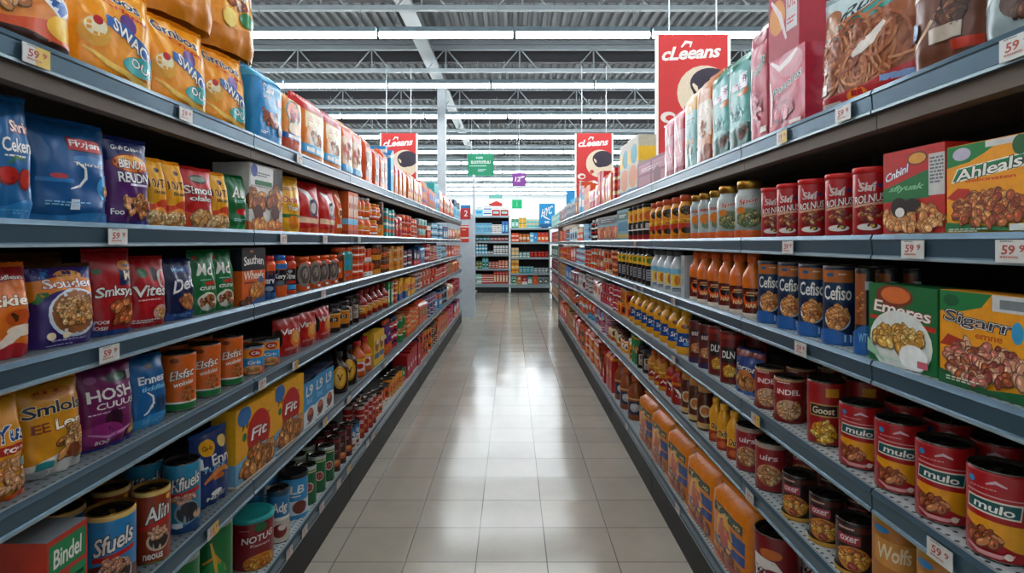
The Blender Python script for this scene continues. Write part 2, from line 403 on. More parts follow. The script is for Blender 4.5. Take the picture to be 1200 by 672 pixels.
def make_box(d, w, h, dep=None):
    dep = dep or d.get('dep', .1); brick = d.get('brick', False)
    xw = w/2 + dep
    nx = 12 if brick else 0
    xc = sorted(set([-w/2, w/2] + ([-w/2 + w*i/10 for i in range(1, 10)] + [-w/2-dep*i/5 for i in range(1, 5)] + [w/2+dep*i/5 for i in range(1, 5)] if brick else [])))
    yc = [h*i/9 for i in range(1, 9)] if brick else []
    sd = d['seed']
    def mp(x, y, off):
        if abs(x) <= w/2 + 1e-9: p, n = Vector((x, -dep/2, y)), Vector((0, -1, 0))
        elif x > 0: p, n = Vector((w/2, -dep/2 + (x-w/2), y)), Vector((1, 0, 0))
        else: p, n = Vector((-w/2, -dep/2 + (-x-w/2), y)), Vector((-1, 0, 0))
        if brick:
            t = y/h; env = math.sin(PI*min(1, max(0, t)))**.5
            ex = (1-abs(2*x/w)**4) if abs(x) <= w/2 else math.sin(PI*min(1, (abs(x)-w/2)/dep))
            b = min(.011, w*.045)*env*max(0, ex) + min(.006, w*.03)*noise.noise(Vector((x*22+sd, y*22, sd*3.1)))*env
            p = p + n*b
            if t > .88:     # gathers in towards the folded top
                k = (t-.88)/.12; p.y *= 1-.55*k; p.x *= 1-.03*k
        return tuple(p + n*off)
    y1 = dep/2
    k = .45 if brick else 1
    top = [(-w/2*(1 if not brick else .97), -dep/2*k, h), (w/2*(1 if not brick else .97), -dep/2*k, h), (w/2*(1 if not brick else .97), y1*k, h), (-w/2*(1 if not brick else .97), y1*k, h)]
    ev = top + [(-w/2, y1, 0), (w/2, y1, 0)] + [(-w/2, -dep/2, 0), (w/2, -dep/2, 0)]
    ef = [(0, 1, 2, 3), (5, 4, 3, 2), (4, 5, 7, 6)]
    o = wrapped(d['kind_name'], d['base'], d['art'], w, h, xw, xc, yc, mp, FOIL if brick or d.get('foil') else PAPER, eps=5e-5 if not brick else 9e-5, lift=0 if not brick else 4e-4, seed=sd,
                extra=(ev, ef, [d.get('topc', d['base'])]*3))
    for p in o.data.polygons: p.use_smooth = brick
    if brick:
        c = cap_mat(d.get('topc', d['base'])); m = MB()
        if d.get('fold'):
            m.box(-w*.485, w*.485, -dep*.27, dep*.26, h+.001, h+.012); m.bar((-w*.485, -dep*.29, h+.004), (w*.485, -dep*.29, h+.004), .008, 8)
        else:
            n = 14; b = 0
            for i in range(n): m.box(-w*.485+w*.97*i/n, -w*.485+w*.97*(i+1)/n, -.006-.002*(i % 2), .006+.002*(i % 2), h-.012, h+.022)
        m.build('folded_top' if d.get('fold') else 'top_seal', c, o)
    elif d.get('flap', True):
        m = MB(); m.box(-w/2+.001, w/2-.001, -dep/2+.0005, -dep/2+dep*.52, h+.0003, h+.0012); m.build('lid_flap', solid('carton flap '+CNAME.get(d.get('topc', d['base']), d['base']), d.get('topc', d['base']), .5), o)
    return o
def make_bag(d, w, h):
    hero = d.get('hero'); nx, ny = (18, 22) if hero else (6, 8)
    Th = d.get('T', .075); sd = d['seed']; hs = h*.945; lean = d.get('lean', 0)
    def thick(s, t):
        q = .74+.26*min(1, t/.14) if t < .14 else (1 if t < .45 else max(0.0, math.cos((t-.45)/.57*PI/2))**.75)
        return Th/2 * max(0, 1-abs(s)**3.6)**.6 * q
    def pt(s, t, side):
        x = s*w/2*(1-.045*math.sin(PI*t)); th = thick(s, t)
        wr = 0
        if hero:
            ev = max(0, 1-s**4)
            wr = .003*ev*noise.noise(Vector((s*3.2+sd, t*4.1, sd*1.7)))*2 + .0026*ev*math.exp(-(1-t)/.12)*math.sin(s*13+sd) + .0035*ev*math.exp(-t/.1)*math.sin(s*10+sd*2) \
                + .003*ev*abs(s)**1.5*math.sin(t*17+s*6+sd)
        y = (-1 if side == 0 else 1)*max(0.0008, th + wr*(1 if th > .004 else .3))
        z = hs*t
        if t < .1: y *= 1
        return Vector((x, y + lean*t*t, z))
    G = {}
    for i in range(nx+1):
        for j in range(ny+1): G[i, j] = pt(-1+2*i/nx, j/ny, 0)
    Nn = {}
    for i in range(nx+1):
        for j in range(ny+1):
            a = G[min(nx, i+1), j]-G[max(0, i-1), j]; b = G[i, min(ny, j+1)]-G[i, max(0, j-1)]
            Nn[i, j] = a.cross(b).normalized()
    def mp(x, y, off):
        u = min(nx-1e-6, max(0, (x/w+.5)*nx)); v = min(ny-1e-6, max(0, y/hs*ny)); i, j = int(u), int(v); a, b = u-i, v-j
        w4 = ((1-a)*(1-b), a*(1-b), (1-a)*b, a*b); ks = ((i, j), (i+1, j), (i, j+1), (i+1, j+1))
        p, n = Vector(), Vector()
        for q, k in zip(w4, ks): p += G[k]*q; n += Nn[k]*q
        p = p + n.normalized()*off; p.z = max(p.z, 0.0)
        return tuple(p)
    bx, by = nx//2, ny//2
    ev = [tuple(pt(-1+2*i/bx, j/by, 1)) for j in range(by+1) for i in range(bx+1)]
    ef = [(j*(bx+1)+i+1, j*(bx+1)+i, (j+1)*(bx+1)+i, (j+1)*(bx+1)+i+1) for j in range(by) for i in range(bx)]
    o = wrapped(d['kind_name'], d['base'], d['art'], w, hs, w/2, [-w/2+w*i/nx for i in range(1, nx)], [hs*j/ny for j in range(1, ny)], mp, FOIL,
                eps=8e-5, lift=5e-4, seed=sd, extra=(ev, ef, [d['base']]*len(ef)))
    # crimped seal along the top, gently waved, ribbed
    n = 16 if hero else 6; rows = 6; v, f = [], []
    for j in range(rows+1):
        for i in range(n+1):
            s = -1+2*i/n; zz = hs+(h-hs)*j/rows
            y = .0012*(1 if j % 2 else -1) + .004*math.sin(s*5+sd)*(j/rows) + lean
            v.append((s*w/2, y, zz - .002*(1 if (i % 2 and j == rows) else 0)))
    for j in range(rows):
        for i in range(n): f.append((j*(n+1)+i, j*(n+1)+i+1, (j+1)*(n+1)+i+1, (j+1)*(n+1)+i))
    mesh_obj('top_seal', v, f, solid('foil seal '+CNAME.get(d.get('seal', d['base']), d['base']), d.get('seal', d['base']), .3, .1), o, None, False)
    return o
MAKE = dict(can=make_can, jar=make_jar, bottle=make_bottle, box=make_box, bag=make_bag)
ROUND = ('can', 'jar', 'bottle')
#--PART2--
# ------------------------------------------------------------------ designs
DS = {}
def D(key, kind, name, look, base, art, cat=None, **o):
    DS[key] = dict(kind=kind, kind_name=name, look=look, base=base, art=art, seed=len(DS)*3+1, cat=cat, hero=o.pop('hero', True), **o)
# --- yellow-topped rack, top shelf
D('cheese', 'bag', 'snack_bag', 'slumped orange snack bag with blue slanted lettering', 'E58A1A',
  [W(.3, .05, 'D9561C', False), W(.16, .03, '3A1B16', False, 1, 2), Po([(-.3,.95),(.1,.98),(.42,.5),(.3,.38),(-.05,.7)], 'wh'), Po([(-.26,.92),(.08,.94),(.38,.5),(.3,.42),(-.05,.72)], 'bl'),
   T('CHIPS', .08, .72, .5, .15, 'wh', .3, 'nv', 0, -.12), E(.3, .3, .14, .1, 'yl'), Fd(-.2, .42, .2, .1, 9, .06, NUTS)], 'snack bag', T=.15)
yb = [W(.12, .02, 'C97A14'), T('Gmbos', -.06, .86, .62, .12, 'nv', .1, 'wh', .01, -.05), T('Crispo', .06, .73, .5, .07, 'rd', .15, None, 0, -.06),
      E(-.3, .45, .14, .14, 'E8B040'), E(-.3, .5, .1, .09, 'F7E9C8'), E(-.28, .56, .045, .045, 'C21F2A'), E(.06, .62, .1, .1, '6A3A8A'),
      Po([(-.2,.64),(.02,.6),(.42,.36),(.36,.28),(.04,.46),(-.2,.54)], 'bl'), T('SWACS', .1, .46, .46, .13, 'wh', .2, 'nv', 0, -.14),
      E(.22, .24, .25, .1, 'tl'), T('OUS', .22, .24, .3, .09, 'wh', .2, 'nv', 0, -.05), Sw([(-.4,.3),(-.2,.2),(.1,.12),(.4,.08)], .03, 'F9CF6A')]
D('ybag', 'bag', 'snack_bag', 'big yellow snack bag with navy title and blue splash', 'F2A218', yb, 'snack bag', T=.13)
D('ybag2', 'bag', 'snack_bag', 'yellow bag stacked on top of the front yellow bags', 'EFA41E',
  [T('Gmbos', 0, .9, .6, .08, 'nv', .1, 'wh'), W(.3, .03, 'D98912'), Fd(0, .62, .22, .09, 12, .07, ['B5603A', 'D08A50', '8A4526']), T('PUFIT', 0, .76, .5, .08, 'bl', .2, 'wh', 0, -.05), E(.2, .45, .16, .1, 'gn'), E(-.15, .4, .12, .12, 'F7D56A')], 'snack bag', T=.13)
D('ybag3', 'bag', 'snack_bag', 'tallest yellow bag, set back behind the front yellow bags', 'EFA41E',
  [T('Gmbos', 0, .9, .6, .08, 'nv', .1, 'wh'), W(.3, .03, 'D98912'), Fd(0, .62, .22, .09, 12, .07, ['B5603A', 'D08A50', '8A4526']), T('PUFIT', 0, .76, .5, .08, 'bl', .2, 'wh', 0, -.05), E(.2, .45, .16, .1, 'gn'), E(-.15, .4, .12, .12, 'F7D56A')], 'snack bag', T=.13)
D('raw', 'box', 'gusset_bag', 'bright blue gusset bag with white title and red tab', '1F93CC',
  [W(.85, .02, '56B8E0', True), T('Raw', -.12, .74, .42, .13, 'wh', 0, 'nv'), Li(-.1, .62, .5, 2, 'wh', .012), R(.22, .46, .55, .66, 'rd'), R(.24, .44, .59, .61, 'wh'),
   Fd(.0, .34, .42, .1, 26, .075, ['C06A50', 'D98870', 'A55038']), E(.34, .2, .1, .12, 'B08060'), E(.34, .2, .06, .08, '6A4030'), Li(-.3, .12, .25, 2, 'wh', .012)], 'snack bag', brick=True, dep=.16, topc='1F93CC')
D('obird', 'box', 'gusset_bag', 'amber gusset bag with green oval and blue foot band', 'E8921C',
  [E(-.02, .68, .36, .3, 'dg'), E(-.02, .68, .3, .24, 'E86A3A'), Fd(0, .62, .24, .1, 10, .08, TOM), B(.2, .3, 'bl'), B(0, .2, 'C4491C'), R(-.3, .3, .22, .28, 'wh'), E(-.1, .4, .2, .12, 'F0D8B0')], 'snack bag', brick=True, dep=.14)
D('redtop', 'box', 'gusset_bag', 'orange snack packet with red top and pale panel', 'E88A22',
  [B(.8, 1, 'rd'), R(-.4, .4, .5, .78, 'F3D9A0'), Li(0, .7, .6, 3, 'rd', .02), E(.05, .38, .32, .22, 'F4E8DC'), Fd(.05, .38, .24, .1, 10, .08, MEAT), B(.1, .24, 'sk'), R(-.35, .35, .13, .2, 'wh')], 'snack bag', brick=True, dep=.12, topc='rd', hero=False)
D('whor', 'box', 'gusset_bag', 'white and orange snack packet', 'D8A878', [B(.72, .96, 'or'), E(0, .45, .4, .3, 'D0452A'), Fd(0, .42, .3, .16, 10, .09, MEAT), B(.05, .18, 'sk')], 'snack bag', brick=True, dep=.12, hero=False)
# --- second shelf
D('pepper', 'bag', 'snack_bag', 'blue bag with two red peppers', '1668A0',
  [W(.86, .03, '0E4A78', True), T('Shrios', .25, .78, .5, .1, 'wh', .1, 'rd'), T('Cekens', .12, .62, .6, .12, 'wh', .1), Li(.1, .52, .5, 1, 'wh', .015),
   E(-.12, .36, .2, .17, '8E1616'), E(-.1, .37, .17, .14, 'C8261E'), E(.2, .34, .13, .2, '8E1616'), E(.21, .35, .1, .17, 'D0382A'), Sw([(-.1,.46),(.02,.52),(.2,.5)], .03, '2C7A34'), W(.14, .03, '2E8CC8'), Li(0, .08, .6, 2, 'lb', .012)], 'snack bag', T=.1)
D('flujen', 'bag', 'snack_bag', 'wide blue bag with red name plate', '155E9A',
  [W(.88, .02, '0F4878', True), R(-.08, .37, .73, .87, '3A1018'), R(-.065, .355, .74, .86, 'C02430'), T('Flujen', .145, .8, .38, .09, 'wh', .05), E(.16, .65, .2, .05, '3A80B8'), T('Taltrers', .16, .6, .4, .035, 'wh'),
   Sw([(.0,.62),(.1,.56),(.11,.46),(.04,.38),(-.1,.34)], .02, 'wh'), R(-.42, -.05, .4, .44, '3C8CC8'), E(-.22, .46, .09, .03, 'D0505A'), E(.42, .38, .16, .15, '3AA0DA'), Fd(.44, .38, .1, .08, 9, .05, NUTS), Li(-.1, .2, .5, 2, 'lb', .014), R(-.1, .0, .14, .24, 'DDE8F0'), W(.1, .02, '2E86C4')], 'snack bag', T=.1, seal='155E9A')
D('reilun', 'bag', 'snack_bag', 'purple bag with navy top and orange oval', '5C2370',
  [W(.76, .03, '1B2A66', True), T('Gub Crinwol', -.02, .92, .7, .06, 'wh', .25), E(0, .74, .43, .2, '8A1A1A'), E(0, .74, .4, .17, 'E07A1C'), E(0, .79, .3, .08, 'F4B23C'), T('BIENUY', 0, .73, .6, .1, 'wh', .1, '5A1010'),
   T('REIUDN', .02, .57, .72, .12, 'wh', -.05, '3A1250'), R(-.1, .36, .475, .5, 'E8D8F0'), Fd(.06, .25, .34, .13, 16, .11, ['C9824A', 'DD9E66', 'A8602E']), T('Foo', -.34, .16, .18, .07, 'wh'), W(.05, .01, '243C80')], 'snack bag', T=.07, seal='1B2A66')
D('oats', 'bag', 'snack_bag', 'yellow bag with brown title and orange swoosh', 'F0B020',
  [E(0, .86, .12, .1, '3A2410'), T('10ATS', 0, .66, .8, .14, '6A2A14', 0, 'F8D060'), T('Bio tes', 0, .53, .55, .06, '3A2410'), W(.38, .04, 'D8461C', False, 1, .5), W(.27, .03, 'F0A030', False, 1, 1.5), Fd(0, .14, .42, .1, 16, .13, ['E0A868', 'D8A05A', 'F0C890'])], 'snack bag', T=.07)
D('simon', 'bag', 'snack_bag', 'red bag with white title and pale chip', 'C42020',
  [E(0, .84, .26, .1, '3A3A34'), E(0, .84, .2, .06, '88907A'), T('Simou', -.04, .65, .8, .14, 'wh', -.05, '6A0A0A'), T('olale', .0, .51, .66, .09, 'wh', .0, '6A0A0A'), W(.3, .04, 'E0562A'), Fd(.1, .18, .34, .12, 9, .18, ['E0A868', 'E8B880'])], 'snack bag', T=.07)
D('greenbag', 'bag', 'snack_bag', 'dark green bag with white swash lettering', '12703A',
  [T('Au', 0, .72, .6, .22, 'wh', .3), Li(.0, .55, .5, 2, 'lt', .015), E(.1, .35, .25, .1, 'rd'), W(.1, .02, '2A9A50'), Li(0, .2, .5, 2, 'lt', .015)], 'snack bag', T=.07)
D('sausage', 'box', 'carton', 'white carton with brown sausages and green strip', 'D9D4CC',
  [R(-.5, .5, .66, 1, '4A4440'), R(-.46, .2, .68, .98, 'E6E4E0'), E(-.36, .9, .09, .09, '2A4A9A'), R(-.34, .16, .69, .76, '1C7A44'), Li(-.1, .86, .4, 2, '6A6A70', .02),
   Fd(-.25, .48, .2, .13, 10, .14, MEAT), Fd(.25, .5, .2, .13, 10, .14, MEAT), E(-.25, .26, .13, .13, '5A2A18'), E(.25, .28, .13, .13, '5A2A18'), W(.14, .03, 'D8702A'), Fd(0, .1, .45, .06, 14, .09, ['E08A3A', 'F0A85A'])], 'carton', dep=.14, topc='4A4440')
D('outire', 'bag', 'snack_bag', 'yellow bag with red title and green foot', 'F0B41C',
  [T('Outire', 0, .6, .7, .12, 'rd', .1, 'F8E0A0', .02), T('Yoad', .05, .46, .5, .1, 'wh', .1, '8A4A10'), B(.28, .34, '2A7A3A'), E(.05, .2, .22, .16, 'E88A1C'), Li(0, .82, .5, 2, '8A4A10', .02)], 'snack bag', T=.08)
D('redswirl', 'bag', 'snack_bag', 'glossy red bag with white swirl and dark emblem', 'CF1E1A',
  [Sw([(-.3,.9),(-.05,.8),(.1,.65),(.05,.5),(.25,.38)], .09, 'wh'), E(.12, .52, .18, .2, '17214C'), E(.12, .52, .1, .12, 'E8E0D8'), Po([(-.4,.34),(.35,.3),(.3,.2),(-.4,.22)], 'F0D0B0'), W(.12, .02, 'E8601A')], 'snack bag', T=.09)
D('orbag', 'bag', 'snack_bag', 'orange bag with cream oval', 'E0621C', [Sw([(-.3,.92),(0,.82),(.2,.7)], .1, 'F6DEB0'), E(0, .5, .3, .3, 'F0D4A0'), E(0, .5, .2, .2, '8A3A1A'), R(-.35, .35, .16, .24, 'wh')], 'snack bag', T=.08)
D('peachbox', 'box', 'carton', 'orange carton with two pale portraits of food', 'E0641E', [R(-.44, -.03, .42, .92, 'E8C8B0'), R(.05, .46, .42, .92, 'E8C8B0'), E(-.23, .68, .15, .18, 'B8583A'), E(.25, .68, .15, .18, 'B8583A'), B(.24, .38, 'lb'), B(0, .1, 'C2461C')], 'carton', dep=.12, hero=False)
# --- third shelf
D('ckies', 'bag', 'snack_bag', 'orange bag with red cap and pale spoon', 'E27A22',
  [W(.84, .02, 'A81E22', True), T('Godlens', .1, .89, .6, .05, 'wh'), T('ckies', .1, .62, .8, .12, 'F6E8D0', .1, '9A3A10', .02), E(.15, .45, .25, .14, 'D0561A'), Sw([(.0,.5),(.1,.45),(.12,.4)], .05, '5A2A12'), E(.25, .3, .3, .1, 'EAD7C0'), Sw([(-.3,.1),(.0,.22),(.3,.34)], .09, 'E8D8C8'), W(.12, .05, 'C21F2A', False, 1, 1)], 'snack bag', T=.09)
D('soudee', 'bag', 'snack_bag', 'purple and orange bag with bowl of round nuts', '3E2A78',
  [W(.62, .1, 'E8891C', True, .8, 2.0), E(-.3, .93, .13, .08, '2F8AC8'), E(.38, .92, .1, .1, '2F6AB0'), W(.86, .03, '3E2A78', True, .8, 1.5), E(.05, .9, .22, .07, 'F0A848'), T('Soudee', .05, .8, .8, .12, 'wh', 0, 'A81E1E'), Sw([(-.45,.56),(-.38,.66),(-.3,.68)], .05, '2C7A34'),
   E(.08, .42, .42, .36, 'DDE2EC'), E(.08, .43, .38, .32, 'A8683A'), Fd(.08, .44, .32, .17, 46, .085, ['E8B478', 'DFA565', 'F0C494', 'CF9050']), E(-.3, .15, .055, .055, 'F0E0C0'), E(-.08, .15, .055, .045, 'F0E0C0'), Li(.05, .085, .7, 1, 'B8B0E0', .022), Li(-.1, .03, .5, 1, 'B8B0E0', .012), R(.36, .46, .14, .24, '4A8AC8')], 'snack bag', T=.08, seal='5A3A20')
D('smksy', 'bag', 'snack_bag', 'red bag with pretzel chips and navy shield', 'B51A22',
  [R(.1, .44, .6, .86, '1B2A5C'), E(.27, .84, .17, .1, 'E08A2C'), E(.27, .72, .12, .12, '3A2A40'), T('M', .3, .72, .2, .12, 'F0E0D0'), E(-.34, .78, .08, .05, '2C6A3C'), T('Smksys', .0, .5, .8, .16, 'wh', .1, '6A0A10', .02), Fd(.12, .27, .3, .13, 14, .13, ['C46A3A', 'D8844A', 'A44E26']), T('POOR', -.3, .17, .2, .04, 'wh'), T('OSEE', -.3, .1, .2, .04, 'wh'), W(.06, .015, '1F3C80', False, .6, 2.2)], 'snack bag', T=.075)
D('vites', 'bag', 'snack_bag', 'red bag with leaf motifs and white curl', 'BE1C24',
  [E(-.2, .8, .12, .1, '2C6A3C'), E(.1, .78, .1, .14, '3A1A1A'), E(.28, .7, .13, .2, 'E8D8D0'), E(.31, .7, .1, .17, 'BE1C24'), T('Vites', -.02, .52, .8, .17, 'wh', .12, '6A0A10', .02), Li(0, .39, .7, 1, 'F0C0B8', .02), E(.2, .2, .2, .16, 'D8A8A0'), Fd(.2, .2, .12, .07, 8, .07, NUTS), Li(-.15, .1, .6, 2, 'wh', .016)], 'snack bag', T=.075)
D('deic', 'bag', 'snack_bag', 'navy bag with white lettering and winged nut', '1C2350',
  [R(-.25, .3, .8, .92, '2C4C8C'), T('Wod', -.05, .86, .4, .07, 'lb', .3), T('Deic', .08, .6, .76, .22, 'wh', .15, '3A4A80', .02, .05), E(.1, .34, .26, .12, 'B8683A'), Fd(.1, .3, .2, .1, 9, .12, ['C67A44', 'DB9460']), W(.14, .02, '2A4A90'), Li(0, .09, .6, 2, 'lb', .014)], 'snack bag', T=.07)
D('mdgreen', 'bag', 'snack_bag', 'green bag with white script and round nut picture', '177A40',
  [E(-.3, .92, .1, .06, 'C03020'), T('Md', -.05, .73, .62, .2, 'wh', .25), Li(0, .55, .55, 1, 'lt', .018), E(.1, .5, .22, .06, 'C83A2A'), T('crunn', 0, .42, .6, .06, 'wh', .1), E(0, .2, .36, .26, 'E8E0D0'), Fd(0, .2, .28, .1, 18, .08, ['A8683A', 'C07A48', '8A4A26'])], 'snack bag', T=.07)
D('wheel', 'box', 'carton', 'orange carton with dark top and white title', 'E0651C',
  [B(.6, 1, '1E1E24'), E(-.1, .94, .08, .03, 'C06A3A'), T('Sauthen', 0, .76, .86, .16, 'wh', -.1, None, .03), T('Wheels', 0, .5, .84, .16, 'F6EAD8', .1, 'B83A12', .02), R(-.4, 0, .37, .4, '7A3410'), E(.3, .4, .12, .1, '3A6A9A'), Po([(-.5,0),(.5,0),(.5,.3),(.1,.1),(-.1,.04)], '2A5A94'), Fd(.12, .24, .3, .1, 16, .13, ['D88A3A', 'C4702A', 'E8A85A']), Fd(-.3, .05, .2, .04, 8, .1, CHOC)], 'carton', dep=.1, topc='1E1E24')
D('tubeA', 'bottle', 'snack_tube', 'orange canister with navy label and white word', 'E2581C', [B(.1, .74, '1E2A50'), B(0, .18, '2A5A94'), T('Ierv', 0, .5, .8, .18, 'wh', .1), E(0, .28, .3, .16, '8AA0B8'), E(.1, .68, .2, .1, '8A3A2A')], 'canister', style='tube', cap='rd')
D('tubeB', 'bottle', 'snack_tube', 'orange canister with black label and blue cap', 'E8641C', [B(.32, .74, '1B1A20'), T('Kery', 0, .54, .8, .18, 'wh', .1), E(0, .36, .3, .2, '6A6A70'), B(0, .3, 'E8641C'), B(.76, .9, '2A7AB8')], 'canister', style='tube', cap='bl')
D('tubeC', 'bottle', 'snack_tube', 'red-shouldered canister with black label and blue foot', 'D6421A', [B(.12, .76, '20191A'), T('Oine', 0, .54, .8, .18, 'wh', .1), E(.1, .36, .3, .12, 'C03020'), R(-.3, .5, .14, .28, 'sk'), E(0, .68, .16, .1, 'A8B0B0')], 'canister', style='tube', cap='rd')
D('tubeD', 'bottle', 'snack_tube', 'orange canister with grey swirl on brown label', 'E2561C', [B(.24, .82, '3A2A26'), E(.05, .54, .36, .62, '9A8E84'), E(.08, .54, .26, .46, '6A5A52'), E(.1, .58, .14, .26, 'A89C90'), R(.2, .38, .06, .14, 'wh')], 'canister', style='tube', cap='or')
D('brownback', 'bag', 'snack_bag', 'dim brown bag standing behind the purple nut bag', '7A4A18', [B(.7, .9, '8A5A20'), Li(0, .82, .7, 1, '3A2410', .05)], 'snack bag', T=.07)
# --- fourth shelf
D('yus', 'bag', 'snack_bag', 'amber bag with blue word and red strip', 'E8A024', [T('Yus', .1, .66, .7, .16, '1F4A8A', .15, 'wh'), B(.46, .55, 'B8281E'), T('toe', .1, .505, .5, .06, 'wh'), Fd(0, .25, .4, .18, 24, .12, ['E0A070', 'D08A58', 'F0BC90']), E(.3, .36, .1, .1, '8AA0A0'), W(.05, .02, 'E0581C')], 'snack bag', T=.09)
D('smlols', 'bag', 'snack_bag', 'golden bag with navy title and white foot', 'DE9A20',
  [E(.0, .9, .3, .08, 'C8781A'), Li(0, .9, .5, 1, '8A2A14', .03), T('Smlols', .0, .73, .88, .13, '1B2A4C', .05, 'F0D8A0', .02), T('EE', -.26, .55, .24, .1, '8A3A1A', 0), T('Len', .16, .56, .46, .12, 'F8F0E0', .05, '9A5A18'), W(.2, .04, 'E8E4DC', False, .8, 1), Fd(.2, .32, .24, .14, 12, .14, ['D89A5A', 'E8B478', 'B87838']), E(.2, .22, .14, .1, '7A3A1E'), R(-.34, -.12, .11, .18, '2A8A8A'), R(-.46, -.2, .03, .1, 'A0A4A8')], 'snack bag', T=.09)
D('hosh', 'bag', 'snack_bag', 'magenta bag with bold white title', '7A1F5E',
  [E(-.3, .88, .1, .06, 'A05A90'), E(.16, .86, .22, .09, '1E1A24'), E(.2, .86, .1, .05, '1C6A44'), R(.34, .46, .8, .92, 'D8C8D8'), T('HOSH', .0, .68, .8, .15, 'wh'), T('CUUUS', .06, .54, .7, .08, 'wh', .05), Li(0, .45, .8, 1, 'E8C8E0', .014), E(0, .34, .16, .16, '3A1430'), E(-.2, .2, .35, .16, '962A74'), Sw([(-.4,.22),(-.1,.14),(.3,.2),(.45,.28)], .025, 'D890C0'), Fd(.36, .15, .08, .05, 5, .08, NUTS), T('BOO', -.2, .1, .2, .05, 'wh'), W(.05, .01, '2A2A80')], 'snack bag', T=.08)
D('ennes', 'bag', 'snack_bag', 'blue bag with white word and crescent', '1C6AA6',
  [E(0, .88, .1, .05, '5A3A2A'), T('Ennes!', .06, .7, .78, .12, 'wh', .1), T('tiddles', .06, .57, .7, .07, 'lb', .15), Sw([(-.16,.52),(.0,.44),(.02,.34),(-.1,.24),(-.24,.2)], .035, 'wh'), E(.2, .3, .2, .2, '14507E'), E(.2, .3, .13, .14, '0E3C62'), W(.16, .03, '3A9AD0', False, .8, 1), Li(0, .1, .5, 2, 'lb', .016)], 'snack bag', T=.075)
D('elsfsc', 'can', 'food_can', 'ribbed orange can with white script and green base', 'DE6A1E', [B(0, .14, '1C7A3E'), B(.14, .17, 'wh'), E(-.2, .9, .13, .08, '8A3A12'), T('Elsfsc', .04, .66, .76, .16, 'wh', .12, '8A3A12', 0, .04), T('wolnies', .08, .5, .6, .09, 'wh', .1, None, 0, .03), Fd(.2, .3, .2, .13, 34, .04, ['B8703A', '8A4A22', 'D89A60'])], 'can', lid='dark', ribs=True)
D('shortcan', 'can', 'food_can', 'short can, orange over blue with nut picture', '2F86C0', [B(.62, .96, 'E8951C'), E(.1, .8, .26, .14, 'B02018'), T('Cils', .1, .8, .34, .12, 'wh'), B(.3, .62, '2F9AD6'), T('Gris', .05, .46, .5, .14, 'wh', .1), B(0, .3, 'C8461C'), E(0, .2, .4, .16, 'E8B070'), Fd(0, .2, .3, .07, 12, .08, NUTS)], 'can', lid='tin')
D('viatad', 'bag', 'snack_bag', 'red pouch with white script and orange flame', 'BE1E1A', [E(-.42, .5, .1, .2, '1A1412'), T('Viatad', .05, .66, .8, .16, 'wh', .1, '7A0A0A'), E(.15, .44, .22, .2, 'E07A2C'), E(.15, .48, .12, .14, 'F0B060'), Li(0, .2, .5, 2, 'F0B0A0', .02)], 'pouch', T=.06, seal='3A1210')
D('darkjar', 'jar', 'glass_jar', 'dark jar with amber label', '24140F', [B(.2, .72, 'D8861C'), R(-.3, .3, .44, .6, '20140F'), T('D', .1, .52, .2, .12, 'wh'), B(.72, .78, 'E8C070')], 'jar', lid='bk')
D('winejar', 'jar', 'glass_jar', 'dark jar with pale lettered label', '2A1512', [R(-.3, .4, .2, .75, 'C8B8A8'), T('En', .05, .6, .4, .2, '2A1512'), Li(.05, .36, .5, 3, '6A4A3A', .03)], 'jar', lid='bk')
D('redsauce', 'bottle', 'sauce_bottle', 'red sauce bottle with amber label', '9A2014', [B(.2, .5, 'E08A1C'), E(0, .36, .3, .16, 'F6D890'), B(.5, .53, 'wh'), T('So', 0, .36, .4, .12, '8A1A10')], 'bottle', style='sauce', cap='8A1A12')
# --- fifth shelf
D('dimbag', 'bag', 'snack_bag', 'dim olive and orange bag at rack bottom corner', 'A86A1C', [W(.7, .05, 'C85A1C', True), E(.1, .5, .3, .2, 'D89A30'), Fd(.1, .5, .2, .1, 10, .1, TOM)], 'snack bag', T=.1)
D('bindel', 'box', 'carton', 'red and green carton with white name', 'C23A22', [R(-.45, .45, .7, .95, '1C8A52'), T('Bindel', 0, .82, .7, .16, 'wh', .05), R(.05, .45, .1, .66, '1C8A52'), Li(.25, .56, .3, 4, 'wh', .03), E(-.2, .4, .22, .2, 'E8862C')], 'carton', dep=.1, topc='8E9499')
D('sfuel', 'can', 'food_can', 'blue can with white script over nut scoop', '2C86BE', [B(.94, 1, 'E0C070'), W(.36, .06, '6A2A1C', False, .6, 2.4), T('Sfuels', .0, .68, .84, .22, 'wh', .12, '1A1A24', .0, .06), Po([(-.45,.5),(.45,.58),(.45,.52),(-.45,.44)], 'rd'), E(.02, .28, .36, .36, 'D8E4EC'), E(.04, .29, .31, .31, '3A2A24'), Fd(.0, .4, .3, .08, 12, .1, ['D8A080', 'C88A68']), E(.3, .14, .1, .14, 'E8C89A'), B(0, .06, '1F4A80')], 'can', lid='gold')
D('alin', 'can', 'food_can', 'brown can with white script and yellow badge', '9A3A1C', [B(.94, 1, 'E0C070'), E(.36, .88, .08, .08, 'yl'), T('Alin', .05, .7, .72, .22, 'wh', .1, '2A0E08', 0, .04), Po([(-.45,.52),(.45,.62),(.45,.55),(-.45,.45)], 'C8281E'), E(.06, .3, .34, .3, 'D8C0A8'), E(.08, .31, .29, .26, '33201A'), Fd(.02, .42, .26, .07, 10, .1, ['D8A080', 'E0B090']), T('neous', -.1, .1, .5, .08, 'wh')], 'can', lid='gold')
